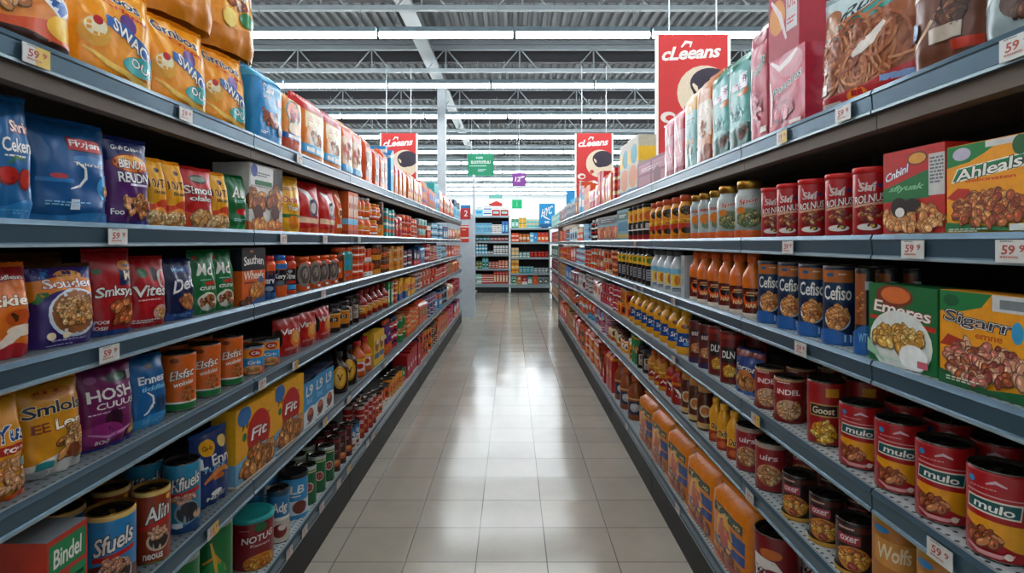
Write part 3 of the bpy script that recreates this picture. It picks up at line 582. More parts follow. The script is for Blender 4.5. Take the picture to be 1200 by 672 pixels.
D('kfuel', 'can', 'food_can', 'tall blue can with black lid and white script', '2A8AAE', [T('Kfiuels', .0, .74, .86, .2, 'wh', .12, '1A2430', 0, .05), Po([(-.45,.58),(.45,.64),(.45,.58),(-.45,.5)], 'rd'), Fd(-.05, .5, .34, .06, 10, .12, ['E0A890', 'D09478']), E(.0, .3, .34, .34, '8AB0C0'), E(.02, .3, .3, .3, '2A2A34'), E(.3, .24, .14, .12, 'E0B890'), R(-.4, -.12, .06, .16, 'DDE4E8'), W(.12, .04, '14447A')], 'can', lid='dark')
D('lenn', 'bag', 'snack_bag', 'navy bag with white title and yellow oval', '1C3A78', [E(-.16, .82, .2, .16, 'F0B020'), T('Gob', -.16, .82, .24, .07, '7A3A10'), E(.26, .84, .12, .12, 'E8C878'), T('L Enn', .0, .63, .76, .15, 'wh', .0), T('TUXE', -.05, .52, .6, .06, 'lb', .1), Sw([(-.3,.34),(-.1,.44),(.2,.48),(.4,.4)], .06, 'E08A3A'), E(.05, .38, .16, .06, 'C86A2A'), E(0, .17, .16, .05, 'wh'), T('MIXE', 0, .11, .5, .06, 'wh')], 'snack bag', T=.07, seal='2A5AA0')
D('honeyfit', 'box', 'carton', 'yellow cereal carton with red heart title', 'F0B020', [E(-.3, .88, .16, .12, '3A7AB8'), T('HONEY', 0, .73, .7, .08, '5A2A10', .1, None, .01), E(.06, .56, .3, .28, 'rd'), T('Fit', .06, .57, .42, .16, 'wh', .15, '8A1010'), E(-.3, .6, .05, .05, '2A7A3A'), W(.34, .04, '7AB0D0', False, .7, 1), Fd(.02, .2, .42, .14, 26, .12, ['C8803A', 'DB9A55', 'A8622A']), B(0, .03, 'E8D8C0')], 'carton', dep=.09)
D('lbbox', 'box', 'carton', 'sky blue carton with white letters and brown cup', '3E9ACB', [B(.92, 1, '1E2A44'), T('L9', -.02, .72, .6, .22, 'wh', .05), T('lat', 0, .52, .5, .12, 'lb', .1), W(.36, .03, 'E8E8E8', False, .7, 1), E(.05, .22, .28, .24, '6A2A1E'), E(.05, .28, .24, .1, 'C06A50'), Li(0, .06, .5, 1, '4A4A5A', .03)], 'carton', dep=.08, topc='1E2A44')
D('darksauce', 'bottle', 'sauce_bottle', 'dark sauce bottle with yellow shield label', '2C120C', [E(.05, .45, .36, .55, 'E0A21C'), E(.05, .45, .26, .42, 'F0C050'), T('V', .05, .45, .3, .18, '4A1A0A')], 'bottle', style='sauce', cap='bk')
D('ketchup', 'bottle', 'sauce_bottle', 'orange bottle with red cap and pale label', 'D8641C', [R(-.4, .4, .2, .5, 'E8D8D0'), E(0, .36, .3, .16, 'C82A1E'), B(.52, .6, 'F0C030')], 'bottle', style='sauce', cap='rd')
D('ychart', 'box', 'carton', 'yellow carton with blue and brown picture', 'F0C02C', [E(0, .6, .3, .3, '8A4A22'), R(-.4, .4, .2, .36, '3A6AA0'), E(.1, .7, .2, .14, 'F6EAD0')], 'carton', dep=.08, hero=False)
# --- bottom shelf
D('gcan', 'can', 'food_can', 'green can with orange flower print', '1F7A3E', [B(.92, 1, 'A8B0A8'), E(.0, .5, .32, .3, '2E9A4C'), Sw([(-.3,.6),(0,.66),(.3,.5)], .06, 'E89A2C'), Sw([(-.1,.8),(.0,.62),(.05,.45)], .05, 'E8C040'), T('Pib', .2, .3, .3, .12, 'wh', .1)], 'can', lid='dark')
D('notug', 'can', 'food_can', 'large red can with teal screw lid', '8E1622', [E(.1, .88, .16, .1, '1C6A3A'), Li(-.25, .84, .3, 1, 'D8B0B0', .015), T('NOTUG', .05, .66, .8, .14, 'wh', .08, None, 0, .03), T('Kanvera', .1, .52, .5, .06, 'E8C0C0', .1), E(.1, .14, .42, .22, 'E08A24'), Fd(.1, .16, .34, .09, 14, .11, ['F0A030', 'D8741C'])], 'can', lid='tl')
D('dgcan', 'can', 'food_can', 'blue can with white letters and dark food scoop', '2878AE', [B(.9, 1, '2A4A60'), T('Adg', 0, .66, .76, .24, 'wh', .1), B(.44, .5, 'wh'), B(0, .44, 'D8CCC0'), E(.0, .24, .36, .32, '8A2A20'), E(.12, .3, .2, .14, 'E0D0C8')], 'can', lid='dark')
D('lbcan', 'can', 'food_can', 'pale blue can with white block letters', '3A9AD0', [T('LB', 0, .72, .56, .2, 'wh', .1), Li(0, .54, .5, 1, 'wh', .03), B(.1, .44, 'DCE4EA'), E(.1, .28, .28, .24, '7A3028'), B(0, .1, '3A9AD0')], 'can', lid='bk')
D('ggcan', 'can', 'food_can', 'dark green can with silver rim and red seal', '1A6A3A', [B(.9, 1, 'C0C8C0'), B(.84, .87, 'E8D8A0'), E(.05, .46, .28, .28, 'D8D0C0'), E(.05, .46, .22, .22, 'A83028'), R(-.15, .25, .42, .5, 'wh')], 'can', lid='dark')
D('winecan', 'can', 'food_can', 'dark red can with orange fruit picture', '4A1418', [B(.86, .94, '8A2A2A'), E(.1, .26, .3, .26, 'E0621C'), E(.1, .3, .2, .14, 'F09A4C'), Li(0, .6, .4, 2, 'C09088', .03)], 'can', lid='dark')
D('rcan', 'can', 'food_can', 'red can with silver rim and white script', 'B81E20', [B(.9, 1, 'C8B0A8'), B(.7, .74, 'F0D0C0'), T('Rou', 0, .55, .6, .18, 'wh', .15), E(0, .25, .3, .22, 'E0862C'), B(0, .06, '7A1014')], 'can', lid='tin')
# --- pink-topped rack: top shelf
D('swirlbag', 'bag', 'snack_bag', 'clear brown bag with pale swirls and blue seal', '7A4630', [Sw([(-.45,.62),(-.1,.72),(.2,.7),(.45,.86)], .05, 'E8D0B8'), Sw([(-.45,.46),(-.2,.5),(.1,.62),(.45,.6)], .045, 'F0E0CC'), Sw([(-.45,.12),(-.1,.3),(.2,.42),(.45,.48)], .03, 'E0C0A0'), Fd(-.1, .6, .36, .08, 12, .13, CHOC), Fd(.2, .34, .24, .06, 10, .1, CHOC), E(-.36, .28, .1, .12, '2A6A9A'), R(-.1, .3, .17, .26, 'C8B8A8'), R(.2, .45, .1, .16, 'C83A20')], 'snack bag', T=.1, seal='C8B8A0')
D('noodle', 'bag', 'snack_bag', 'large brown noodle bag with teal stripe and red foot', 'AE6A42',
  [Po([(-.5,.66),(.5,.92),(.5,1),(-.5,1)], 'C8D8D8'), Po([(-.5,.52),(.5,.8),(.5,.9),(-.5,.64)], '2A9A8E'), T('Ruls', .0, .85, .5, .1, '2A3A44', .3, None, 0, .06), T('E', -.15, .76, .1, .1, '3A3A3A', .2), E(-.36, .78, .14, .12, 'B07A54'), Nd(0, .42, .44, .2, 150, .022, ['C07A4A', 'A8603A', 'D49464', '9A5230', 'B87048']), Sw([(-.05,.42),(.05,.46),(.16,.5),(.26,.6)], .05, 'E8DCD0'), Po([(-.5,0),(.5,0),(.5,.26),(.1,.16),(-.5,.13)], 'B8202A'), E(.0, .1, .1, .05, 'E88A2C'), R(.22, .45, .14, .19, '8AA8D0'), R(-.42, -.18, .03, .09, 'C0B8B0'), R(-.46, -.34, .17, .26, 'E8D8C8')], 'snack bag', T=.1, seal='C8D8D8')
D('pinkbox', 'box', 'carton', 'deep pink carton with dark green script', 'B82440', [T('Peaoins', .0, .6, .8, .12, '1E4A34', .2, 'F0D0D0', 0, .08), E(.1, .85, .34, .2, 'C8707A'), Sw([(-.45,.98),(-.2,.84),(.1,.9),(.3,.98)], .05, 'F0E0DC'), E(-.1, .3, .32, .26, 'A8283C'), Fd(-.1, .3, .25, .12, 12, .13, ['C05060', 'D86A74', 'A83444']), Sw([(-.42,.1),(-.4,.4),(-.44,.7)], .03, 'F4D8D8'), R(.1, .42, .05, .1, 'D8C0B8')], 'carton', dep=.2, foil=True, topc='B82440')
D('pinkbag', 'box', 'gusset_bag', 'pale pink gusset bag with round white letter', 'B82440', [T('Peaoins', .0, .6, .8, .12, '1E4A34', .2, 'F0D0D0', 0, .08), E(.1, .85, .34, .2, 'C8707A'), Sw([(-.45,.98),(-.2,.84),(.1,.9),(.3,.98)], .05, 'F0E0DC'), E(-.1, .3, .32, .26, 'A8283C'), Fd(-.1, .3, .25, .12, 12, .13, ['C05060', 'D86A74', 'A83444']), Sw([(-.42,.1),(-.4,.4),(-.44,.7)], .03, 'F4D8D8'), R(.1, .42, .05, .1, 'D8C0B8')], 'snack bag', brick=True, dep=.16, topc='B82440')
D('pinkpack', 'box', 'carton', 'red and pink carton stacked on the pink gusset bag', 'AE1E34', [E(-.2, .6, .26, .3, 'E0902C'), Sw([(-.4,.9),(-.1,.6),(.1,.2)], .06, 'F0D8D8'), R(.1, .44, .3, .8, 'D8D0D0'), T('IOTE', .26, .7, .26, .16, 'rd'), Li(.26, .45, .26, 2, 'rd', .03)], 'carton', dep=.15)
D('gcoffee', 'box', 'gusset_bag', 'teal-fronted gusset bag with dark green side', '0E5A40', [R(-.5, .5, 0, 1, '56A49C'), W(.86, .03, '2A8A6A', True, .8, 1), R(-.3, .42, .6, .76, 'E4E0E8'), T('TanetB', .06, .69, .62, .08, '8A2A5A', 0), T('gu', .1, .62, .2, .04, '8A2A5A'), Po([(-.45,.46),(.45,.54),(.45,.6),(-.45,.52)], 'D87A3A'), Fd(-.1, .36, .3, .08, 12, .09, ['4A9A90', '8AD0C8', '2A6A60']), W(.22, .04, '2A6A60', False, .8, .5), Fd(.2, .14, .2, .06, 9, .09, CHOC), Sw([(-.46,.95),(-.44,.6),(-.46,.1)], .03, 'E8F4F0')], 'coffee bag', brick=True, dep=.12, topc='0E5A40')
D('orcoffee', 'box', 'gusset_bag', 'copper gusset bag with white panel', 'C8762A', [R(-.46, .46, .3, .72, 'E0C8B0'), T('Moho', 0, .6, .6, .1, 'A82A3A', .1), Fd(0, .4, .3, .08, 10, .1, MEAT), Sw([(-.44,.95),(-.42,.6),(-.45,.2)], .04, 'F8E8D0'), W(.18, .03, '9A4A1C')], 'coffee bag', brick=True, dep=.12)
D('tlcoffee', 'box', 'gusset_bag', 'pale teal gusset bag with amber top', '88B4B0', [B(.72, 1, 'E0A84A'), E(0, .5, .34, .3, '6AA8A4'), Li(0, .62, .6, 2, '2A6A6A', .02), Fd(0, .3, .3, .1, 8, .1, NUTS)], 'coffee bag', brick=True, dep=.12, topc='E0A84A', hero=False)
D('pinkwht', 'box', 'gusset_bag', 'pink and white snack packet', 'CC7C86', [B(.66, .92, 'C8324A'), E(0, .4, .36, .3, 'C84A5A'), Sw([(-.4,.9),(-.1,.7),(.2,.3)], .06, 'wh'), B(0, .1, 'A82A3C')], 'snack bag', brick=True, dep=.12, hero=False)
D('pinkcrate', 'box', 'carton', 'raspberry carton with pale window panes', '7E2440', [R(-.44, -.02, .1, .46, 'A4586A'), R(.04, .46, .1, .46, 'A4586A'), R(-.44, -.02, .54, .9, 'B26A7C'), R(.04, .46, .54, .9, 'B26A7C'), Li(0, .7, .7, 2, 'F0D8DC', .04), E(.2, .28, .12, .1, '7A2038')], 'carton', dep=.2, hero=False)
D('ybox', 'box', 'carton', 'yellow, teal and white carton', 'C4BBA6', [B(.55, .8, 'F0C02C'), E(.1, .7, .3, .24, '2A8AA0'), E(0, .3, .4, .28, 'D87A3A'), B(0, .08, '2A6A9A')], 'carton', dep=.12, hero=False)
D('tealbag', 'bag', 'snack_bag', 'silvery bag with slanting teal stripe at the rack end', 'A8B4B4', [Po([(-.5,.3),(.5,.7),(.5,.86),(-.5,.46)], '2A9A8E'), Po([(-.5,.22),(.5,.62),(.5,.66),(-.5,.26)], 'E4ECEA'), E(.1, .24, .3, .2, '6A5248'), Fd(.1, .24, .22, .08, 8, .1, CHOC)], 'snack bag', T=.1)
# --- pink rack: second shelf
D('ahleals', 'box', 'carton', 'yellow carton with green lettered banner', 'F0A81E', [Po([(-.5,1),(.24,1),(.0,.88),(-.2,.8),(-.5,.76)], '1C8A44'), E(-.3, .9, .12, .07, 'C8C0D0'), R(.0, .5, .93, 1, 'D8D4D0'), E(.4, .9, .09, .1, '2A6A3A'), Po([(-.44,.58),(.48,.68),(.5,.82),(-.36,.74)], 'F4F0E0'), Po([(-.42,.6),(.44,.7),(.46,.8),(-.34,.73)], '1C8A5A'), T('Ahleals', .02, .7, .8, .13, 'wh', .08, '0E4A34', 0, .045), T('delionaten', .05, .595, .6, .04, 'D8461C', .05), Po([(-.5,.42),(-.35,.52),(-.2,.5),(-.14,.4),(-.4,.38)], 'C8361E'), Fd(.05, .27, .45, .17, 70, .075, ['C8804A', 'B8623A', 'DDA060', 'A44E30']), B(0, .08, '1C7A3E'), Po([(-.5,.05),(-.5,.14),(.3,.06),(.3,.03)], '1C7A3E'), Li(-.2, .05, .5, 2, 'D8E8D0', .012), R(.3, .48, .03, .1, 'E0E0D8')], 'carton', dep=.07)
D('cnbinl', 'box', 'carton', 'red and green carton with heap of nuts', 'C8241E', [Po([(-.5,.4),(.28,.42),(.28,.74),(-.5,.56)], '177A3C'), R(.26, .5, .44, .9, 'CFCCC8'), Li(.38, .84, .2, 8, '7A7A80', .02), E(.08, .88, .16, .08, '6A3A12'), E(.08, .88, .14, .065, 'E0A23C'), T('Cnbinl', -.26, .74, .4, .1, 'wh', .1, '2A5AA0', 0, .05), T('sfiyuak', -.1, .55, .6, .09, '8AC89A', .35), Fd(.0, .2, .48, .16, 60, .075, ['E0A060', 'D08A48', 'EDB57C']), E(-.2, .33, .14, .12, '2A1A18'), E(.02, .35, .12, .08, '2A1A18'), E(-.18, .27, .08, .06, 'E8E4DC'), B(0, .025, 'E8C8A0')], 'carton', dep=.09, topc='C8241E')
D('rolnus', 'can', 'drink_can', 'red can with white lettering and pretzel picture', 'B5161C', [Sw([(-.3,.9),(-.2,.76),(.0,.72),(.2,.84)], .05, 'D8C8C4'), T('Shi', -.05, .76, .5, .14, 'D8CCC8', .1), E(.3, .78, .07, .06, '2A3A7A'), T('ROLNUS', .0, .58, .86, .13, 'wh', .05, '4A080A', 0, .03), Po([(-.45,.48),(.45,.54),(.45,.5),(-.45,.44)], 'E0B090'), Fd(.05, .34, .34, .12, 16, .12, ['D8A060', 'A85A3A', '8A2A2A']), E(.0, .14, .3, .1, 'E8E0D8'), E(.1, .16, .12, .08, '2A1A14'), E(.1, .16, .06, .05, 'D8A838'), B(0, .03, '7A0A10')], 'can', lid='rd')
D('goldjar', 'jar', 'glass_jar', 'pale jar with orange foot and gold lid', 'A8B0AA', [B(.62, .98, 'BFC4C0'), T('Spor', .0, .74, .7, .12, 'C8442A', .1, 'wh', 0, .03), E(.0, .4, .44, .34, '7A8A60'), Fd(.0, .4, .36, .15, 18, .13, ['8A9A6A', 'B0A060', 'D8C080', '6A7A50']), B(0, .16, 'E0682A'), E(-.25, .56, .16, .12, 'E08A3A')], 'jar', lid='gold')
D('goldjar2', 'jar', 'glass_jar', 'slim pale jar with orange picture and copper lid', 'B4BAB8', [T('sauadon', .0, .74, .8, .1, 'C83A20', .1), E(.0, .5, .4, .3, 'E0862C'), E(.05, .36, .3, .24, '7A8A6A'), B(0, .16, 'E0682A'), R(.2, .46, .4, .6, '6AB0C8')], 'jar', lid='gold')
D('yjar', 'jar', 'glass_jar', 'amber jar with dark olive picture and red lid', 'E0941C', [E(.0, .76, .4, .24, '3A2E1C'), Fd(0, .76, .3, .1, 10, .1, ['5A4A22', '7A6A3A', '33260F']), B(.44, .54, 'F0C030'), T('Olion', 0, .48, .7, .08, 'A8281A', .1), B(.26, .42, 'C83A1C'), E(0, .24, .3, .16, '3A2218'), B(0, .12, 'D8761A')], 'jar', lid='C8521C')
D('orcrate', 'box', 'carton', 'wide carton of orange jars printed on a grey front', '8A8E90', [R(-.48, .48, .1, .56, 'D8743A'), Fd(0, .34, .44, .16, 24, .08, ['E0682A', 'C84A2A', 'E89A5A']), B(.58, .66, '7AB0C0'), R(-.4, .4, .7, .9, '4A5A60'), Li(0, .84, .6, 2, 'wh', .04)], 'carton', dep=.15, hero=False)
D('tlpack', 'box', 'carton', 'teal carton with green band', '6AA0A4', [B(.66, .9, '2A6A60'), R(-.4, .4, .3, .6, '2A7A9A'), B(.08, .2, 'C8A03C'), Li(0, .8, .6, 2, 'wh', .03)], 'carton', dep=.12, hero=False)
D('blkyel', 'can', 'drink_can', 'slim can, yellow over black', '1C1A1E', [B(.56, .96, 'E8B022'), E(0, .72, .3, .3, 'D8641C'), B(.3, .34, 'wh'), R(-.2, .3, .36, .5, 'C8C0B8'), B(0, .16, 'A8201C')], 'can', lid='bk', hero=False)
# --- pink rack: third shelf
D('sigarri', 'box', 'carton', 'yellow carton with red beans and navy script', 'ECA520', [Po([(-.5,1),(.12,1),(.0,.86),(-.22,.8),(-.5,.78)], '1C8244'), E(-.36, .9, .1, .06, '12603A'), R(.12, .5, .84, 1, 'D8D6D2'), R(.2, .46, .87, .96, '8A8E92'), T('Sigarri', -.02, .7, .86, .17, 'wh', .1, '2A2A3A', -.01, -.03), T('Sigarri', -.02, .7, .84, .15, '262C44', .1, None, -.01, -.03, .0), E(.38, .66, .06, .1, '3AA0C8'), T('emne', .08, .565, .3, .05, 'C85A1C', .1), Po([(-.5,.42),(-.4,.54),(-.2,.5),(-.1,.4)], 'B83A24'), Fd(.02, .29, .46, .2, 64, .085, BEAN + ['D8A080', 'E0B090']), Po([(-.5,0),(.5,0),(.5,.12),(.1,.06),(-.5,.16)], '1C6A3A'), Li(-.2, .09, .4, 2, 'D8E8D0', .014)], 'carton', dep=.07)
D('emeres', 'box', 'carton', 'green carton with white title and bowl of chickpeas', '17743C', [E(-.1, .87, .28, .12, '8A3A1A'), E(-.08, .88, .22, .09, 'E07A34'), T('Emeres', .0, .7, .84, .15, 'wh', .12, '9A2A1A', 0, -.03), Po([(-.48,.6),(.48,.56),(.48,.5),(-.48,.55)], 'C8361E'), E(-.02, .3, .46, .34, 'E4E4DE'), Fd(-.02, .34, .36, .14, 46, .09, ['E8B458', 'D89C40', 'F0C878']), E(.2, .16, .2, .13, 'F4F4F0'), Po([(-.5,.12),(-.5,.3),(-.3,.1),(-.2,.03)], 'A8D0B0'), R(.26, .4, .06, .14, 'D86A7A'), Li(-.1, .07, .5, 1, 'C8E0C8', .016)], 'carton', dep=.09)
D('cefiso', 'can', 'food_can', 'navy and orange can with bowl of nuts', '1C2A48', [R(-.5, .5, .56, .96, 'C8702A'), E(-.2, .9, .12, .06, '2A6AA0'), Li(.2, .9, .3, 1, 'F0D8B0', .02), B(.54, .8, '1C3A5C'), T('Cefiso', .0, .67, .86, .19, 'wh', .04, '0E2038'), E(.0, .34, .4, .38, 'E0E4E8'), E(.02, .36, .36, .34, 'C87834'), Fd(.02, .38, .29, .17, 24, .13, ['E0924A', 'C87434', 'F0B070']), W(.16, .05, '2A6AB0', False, .6, 2.4), R(.2, .4, .05, .14, 'B8D0E8')], 'can', lid='tin')
D('darkcan', 'can', 'food_can', 'black and brown can turned to show its side', '23262C', [R(-.5, .16, .35, .95, 'A8582A'), Fd(-.15, .6, .22, .16, 12, .14, MEAT), R(.1, .46, .76, .86, 'C8CCD0'), R(.3, .44, .2, .6, '3A4450'), W(.3, .05, '2A6AB0', False, .6, 1), T('WT', .0, .2, .4, .1, 'lb')], 'can', lid='dark')
D('orbottle', 'bottle', 'drink_bottle', 'orange juice bottle with dark label and orange cap', 'E0741C', [B(.08, .5, '6A1E14'), E(.0, .32, .4, .36, 'E0581C'), E(.0, .36, .3, .2, '2A1410'), Li(.05, .44, .5, 2, 'F0C080', .025), T('NAR', 0, .22, .5, .08, 'F0D8A0', .1), B(0, .08, 'F0E0D0'), B(.5, .53, '3A1A10')], 'bottle', style='milk', cap='or')
D('milk', 'bottle', 'drink_bottle', 'white milk bottle with yellow and blue label', 'D8DCDC', [B(.5, .66, '8AC8E0'), R(-.4, .4, .2, .52, 'F0D060'), E(.0, .36, .18, .3, 'D87A1C'), R(-.4, .4, .06, .16, '9AA0A8'), Li(0, .13, .6, 1, '4A5060', .03)], 'bottle', style='milk', cap='5A5E62')
D('cream', 'box', 'carton', 'grey-white carton beside the milk bottles', 'B4B8BA', [Li(0, .7, .6, 3, '7A8088', .03), E(0, .36, .26, .3, '9AA4AA')], 'carton', dep=.1, hero=False)
D('cola', 'bottle', 'drink_bottle', 'dark bottle with yellow neck label', '1E1A1C', [B(.62, .92, 'E8B828'), E(0, .78, .3, .2, '6A8A2A'), R(-.3, .36, .16, .5, 'B8B8BC'), Li(.0, .42, .5, 4, '2A2A30', .04)], 'bottle', style='tube', cap='bk', hero=False)
# --- pink rack: fourth shelf
D('mulo', 'can', 'food_can', 'wide red can with teal name plate and yellow band', 'B21A20', [E(-.36, .88, .07, .06, '2A8AC0'), Sw([(-.1,.86),(.04,.9),(.2,.86)], .03, 'D8B8C0'), Li(-.1, .8, .6, 1, 'D89A9A', .014), Po([(-.46,.76),(.5,.72),(.5,.71),(-.46,.74)], 'D8A0A0'), Po([(-.46,.54),(.4,.5),(.44,.68),(-.44,.7)], 'E8E0D0'), Po([(-.44,.56),(.38,.52),(.41,.66),(-.42,.68)], '125A5A'), T('mulo', .0, .605, .62, .1, 'wh', .1, None, 0, -.02), Po([(-.5,.48),(.7,.42),(.7,.1),(.3,.16),(-.5,.4)], 'E8A21C'), E(-.14, .24, .3, .17, '8A3A1C'), Fd(-.14, .25, .26, .07, 12, .13, ['B8623A', 'D08A58', '9A4A28']), Sw([(-.4,.14),(-.2,.08),(.1,.08),(.3,.12)], .04, 'E0A0A0'), E(.22, .1, .06, .06, 'F0D8C8')], 'can', lid='dark', big=True)
D('gost', 'can', 'food_can', 'red can with gold-framed title and orange pasta', 'A81C1E', [R(.05, .4, .78, .92, 'E0A030'), R(-.42, .38, .46, .66, 'C8A060'), R(-.39, .35, .48, .64, '2A1A16'), T('Goost', -.02, .56, .6, .11, 'F0E0C0', .1), E(-.02, .24, .34, .26, 'E08A2C'), Fd(-.02, .22, .32, .16, 16, .13, PASTA), R(.36, .42, .02, .44, 'D8C090')], 'can', lid='dark')
D('delcan', 'can', 'food_can', 'red can with white strip and tan pasta shells', '9A2420', [B(.94, 1, 'C8A070'), Li(-.1, .9, .6, 1, 'F0D8D0', .025), Po([(-.45,.62),(.45,.58),(.45,.78),(-.45,.84)], 'B8242A'), T('INDEL', .0, .7, .8, .12, 'wh', .05), E(.0, .3, .46, .34, 'D8B090'), Fd(.0, .3, .4, .18, 24, .12, ['D8A070', 'C08050', 'E8BC90']), W(.06, .02, '7A1A16')], 'can', lid='dark')
D('slimor', 'can', 'food_can', 'slim brown can with orange flame picture', '7A2A1C', [E(.0, .46, .26, .5, 'D8842C'), E(.0, .36, .18, .3, 'F0B45C'), B(.8, .95, 'A85A2A'), B(0, .06, 'C8A050')], 'can', lid='dark')
D('bluefood', 'bag', 'pouch', 'blue pouch with white title and orange food', '2A4A88', [T('Forzon', 0, .62, .8, .14, 'wh', .1, 'nv'), E(0, .3, .36, .26, 'D8803A'), Fd(0, .3, .28, .12, 12, .12, MEAT), W(.88, .02, '8A2A1A', True), W(.08, .02, '2A6AB0')], 'pouch', T=.06)
D('dln', 'can', 'food_can', 'dark red can with white letters and amber crisps', '7A1A18', [R(-.45, .35, .4, .7, '2A1A18'), T('DLN', -.05, .56, .6, .14, 'wh', .08), E(.0, .26, .32, .22, 'E0921C'), Fd(.0, .25, .26, .1, 10, .12, PASTA), B(.86, .94, 'A83A2A')], 'can', lid='dark')
D('mixred', 'can', 'food_can', 'wine red can with peach bowl picture', '6A2420', [B(.62, .8, '3A1A24'), T('eers', 0, .7, .6, .1, 'F0D8D0', .05), E(.0, .36, .36, .3, 'E0A078'), Fd(0, .34, .3, .13, 12, .13, ['E09A60', 'C87A48', 'F0B888']), B(0, .12, '3A2A5A')], 'can', lid='dark')
D('mustard', 'bottle', 'sauce_bottle', 'yellow squeeze bottle with blue label', 'F0AC1C', [B(.2, .56, '1C4A94'), T('Sru', .0, .4, .62, .14, 'wh', .1), E(.1, .28, .16, .08, '6AA0D0'), E(.05, .74, .2, .1, '8A4A14')], 'bottle', style='squeeze', cap='F0B428')
# --- pink rack: fifth shelf
D('bigor', 'can', 'food_can', 'wide orange can with pale faded title', 'C07A30', [B(.9, .97, 'B8902C'), E(-.28, .84, .2, .08, '3A8AC0'), Po([(-.45,.5),(.45,.42),(.45,.72),(-.45,.76)], 'D8984A'), T('Wolfs', .0, .62, .7, .16, 'E8D8B8', .1), E(.0, .3, .36, .26, 'A0522D'), Fd(0, .28, .28, .1, 10, .13, MEAT)], 'can', lid='gold')
D('blkfood', 'can', 'food_can', 'short black can with orange vegetables', '2A1C1C', [B(.84, .95, '5A2A20'), Li(-.1, .88, .6, 1, 'E0C8B8', .03), R(-.45, .2, .6, .78, 'A8303C'), T('oxer', -.1, .7, .5, .1, 'F0D8D8'), E(.0, .34, .46, .34, 'D8842C'), Fd(.0, .36, .4, .16, 20, .13, ['E09A3C', 'C8742A', 'F0B45C', 'B84A3A']), B(0, .1, 'D8A03C')], 'can', lid='dark')
D('rednut', 'can', 'food_can', 'red can with pale nut mix', 'A0242A', [B(.9, 1, 'B8A090'), T('uirs', .0, .72, .6, .12, 'F0D8D8', .1), E(.0, .36, .42, .34, 'D8A070'), Fd(.0, .35, .36, .16, 22, .12, ['D89A60', 'E8B888', 'B8703C'])], 'can', lid='dark')
D('oubbot', 'bottle', 'sauce_bottle', 'yellow bottle with dark red foot and black word', 'EFA81C', [B(.0, .3, 'A83A20'), T('Oub', .0, .42, .7, .16, '2A1A10', .1, 'F8E0A0'), E(0, .16, .3, .2, 'D8682C')], 'bottle', style='squeeze', cap='F0B028')
D('brjar', 'jar', 'glass_jar', 'brown jar with cream oval label', '5A2C1A', [E(.0, .52, .36, .36, 'E0CCA8'), E(.0, .52, .26, .26, 'C87A3A'), B(.06, .2, 'D8B070'), B(.2, .23, '8A2A1A')], 'jar', lid='tn')
D('ketch2', 'bottle', 'sauce_bottle', 'red bottle with white winged emblem', 'B8281A', [E(.0, .4, .36, .3, '7A1410'), Sw([(-.34,.5),(-.1,.42),(.1,.3),(.34,.36)], .1, 'F0DCD0'), Sw([(-.2,.28),(.1,.24),(.3,.2)], .06, 'F0DCD0'), B(.6, .68, 'E0861C')], 'bottle', style='squeeze', cap='E0861C')
D('ketch3', 'bottle', 'sauce_bottle', 'amber bottle with red band and pale swirl', 'D88A1C', [B(.16, .44, 'A82018'), Sw([(-.34,.26),(-.1,.36),(.1,.28),(.34,.4)], .08, 'F4E0C8'), B(.62, .68, 'F6D070')], 'bottle', style='squeeze', cap='C8561C')
# --- pink rack: bottom shelf
D('kidcs', 'can', 'food_can', 'large red can with white flash and orange fruit', '8A1A1C', [Po([(-.45,.76),(.1,.72),(.3,.6),(.0,.62),(-.45,.56)], 'F0E4DC'), E(.0, .8, .26, .12, 'D8702A'), T('Kidcs', -.02, .5, .8, .17, 'wh', .08, '4A0A0C', 0, -.03), E(.0, .18, .34, .24, 'E07A24'), Fd(.0, .16, .28, .08, 8, .15, ['F09A3C', 'E0701C'])], 'can', lid='dark')
D('orbrick', 'box', 'gusset_bag', 'orange gusset bag folded flat on top', 'EC8A12', [R(-.4, .4, .66, .78, '2A4A44'), T('Yasnoo', .0, .72, .7, .08, 'F6D890', .1), E(-.1, .46, .26, .24, 'F6BC50'), E(-.1, .46, .2, .18, 'D8561C'), Po([(-.45,.34),(.45,.42),(.45,.3),(-.45,.22)], '1F4A9A'), R(.1, .44, .44, .6, '2A5AA0'), Fd(.1, .16, .3, .08, 10, .1, MEAT), Sw([(-.45,.14),(-.1,.1),(.3,.14)], .05, 'B8281E'), Po([(.52,.05),(.9,.05),(.9,.3),(.52,.3)], 'A82A24'), Po([(-.9,.05),(-.52,.05),(-.52,.32),(-.9,.32)], '8A3A2A'), E(-.7, .5, .13, .12, 'D88A5A'), Li(-.7, .7, .2, 2, '7A3A10', .02)], 'snack bag', brick=True, dep=.2, fold=True, topc='EC8A12')
D('brbottle', 'bottle', 'drink_bottle', 'brown bottle with blue and white label', 'A8582A', [B(.16, .5, '3A3A54'), E(0, .34, .3, .24, 'C8C0C8'), Li(0, .4, .5, 3, 'wh', .02), B(.54, .58, 'E8C080')], 'bottle', style='milk', cap='E0682A')
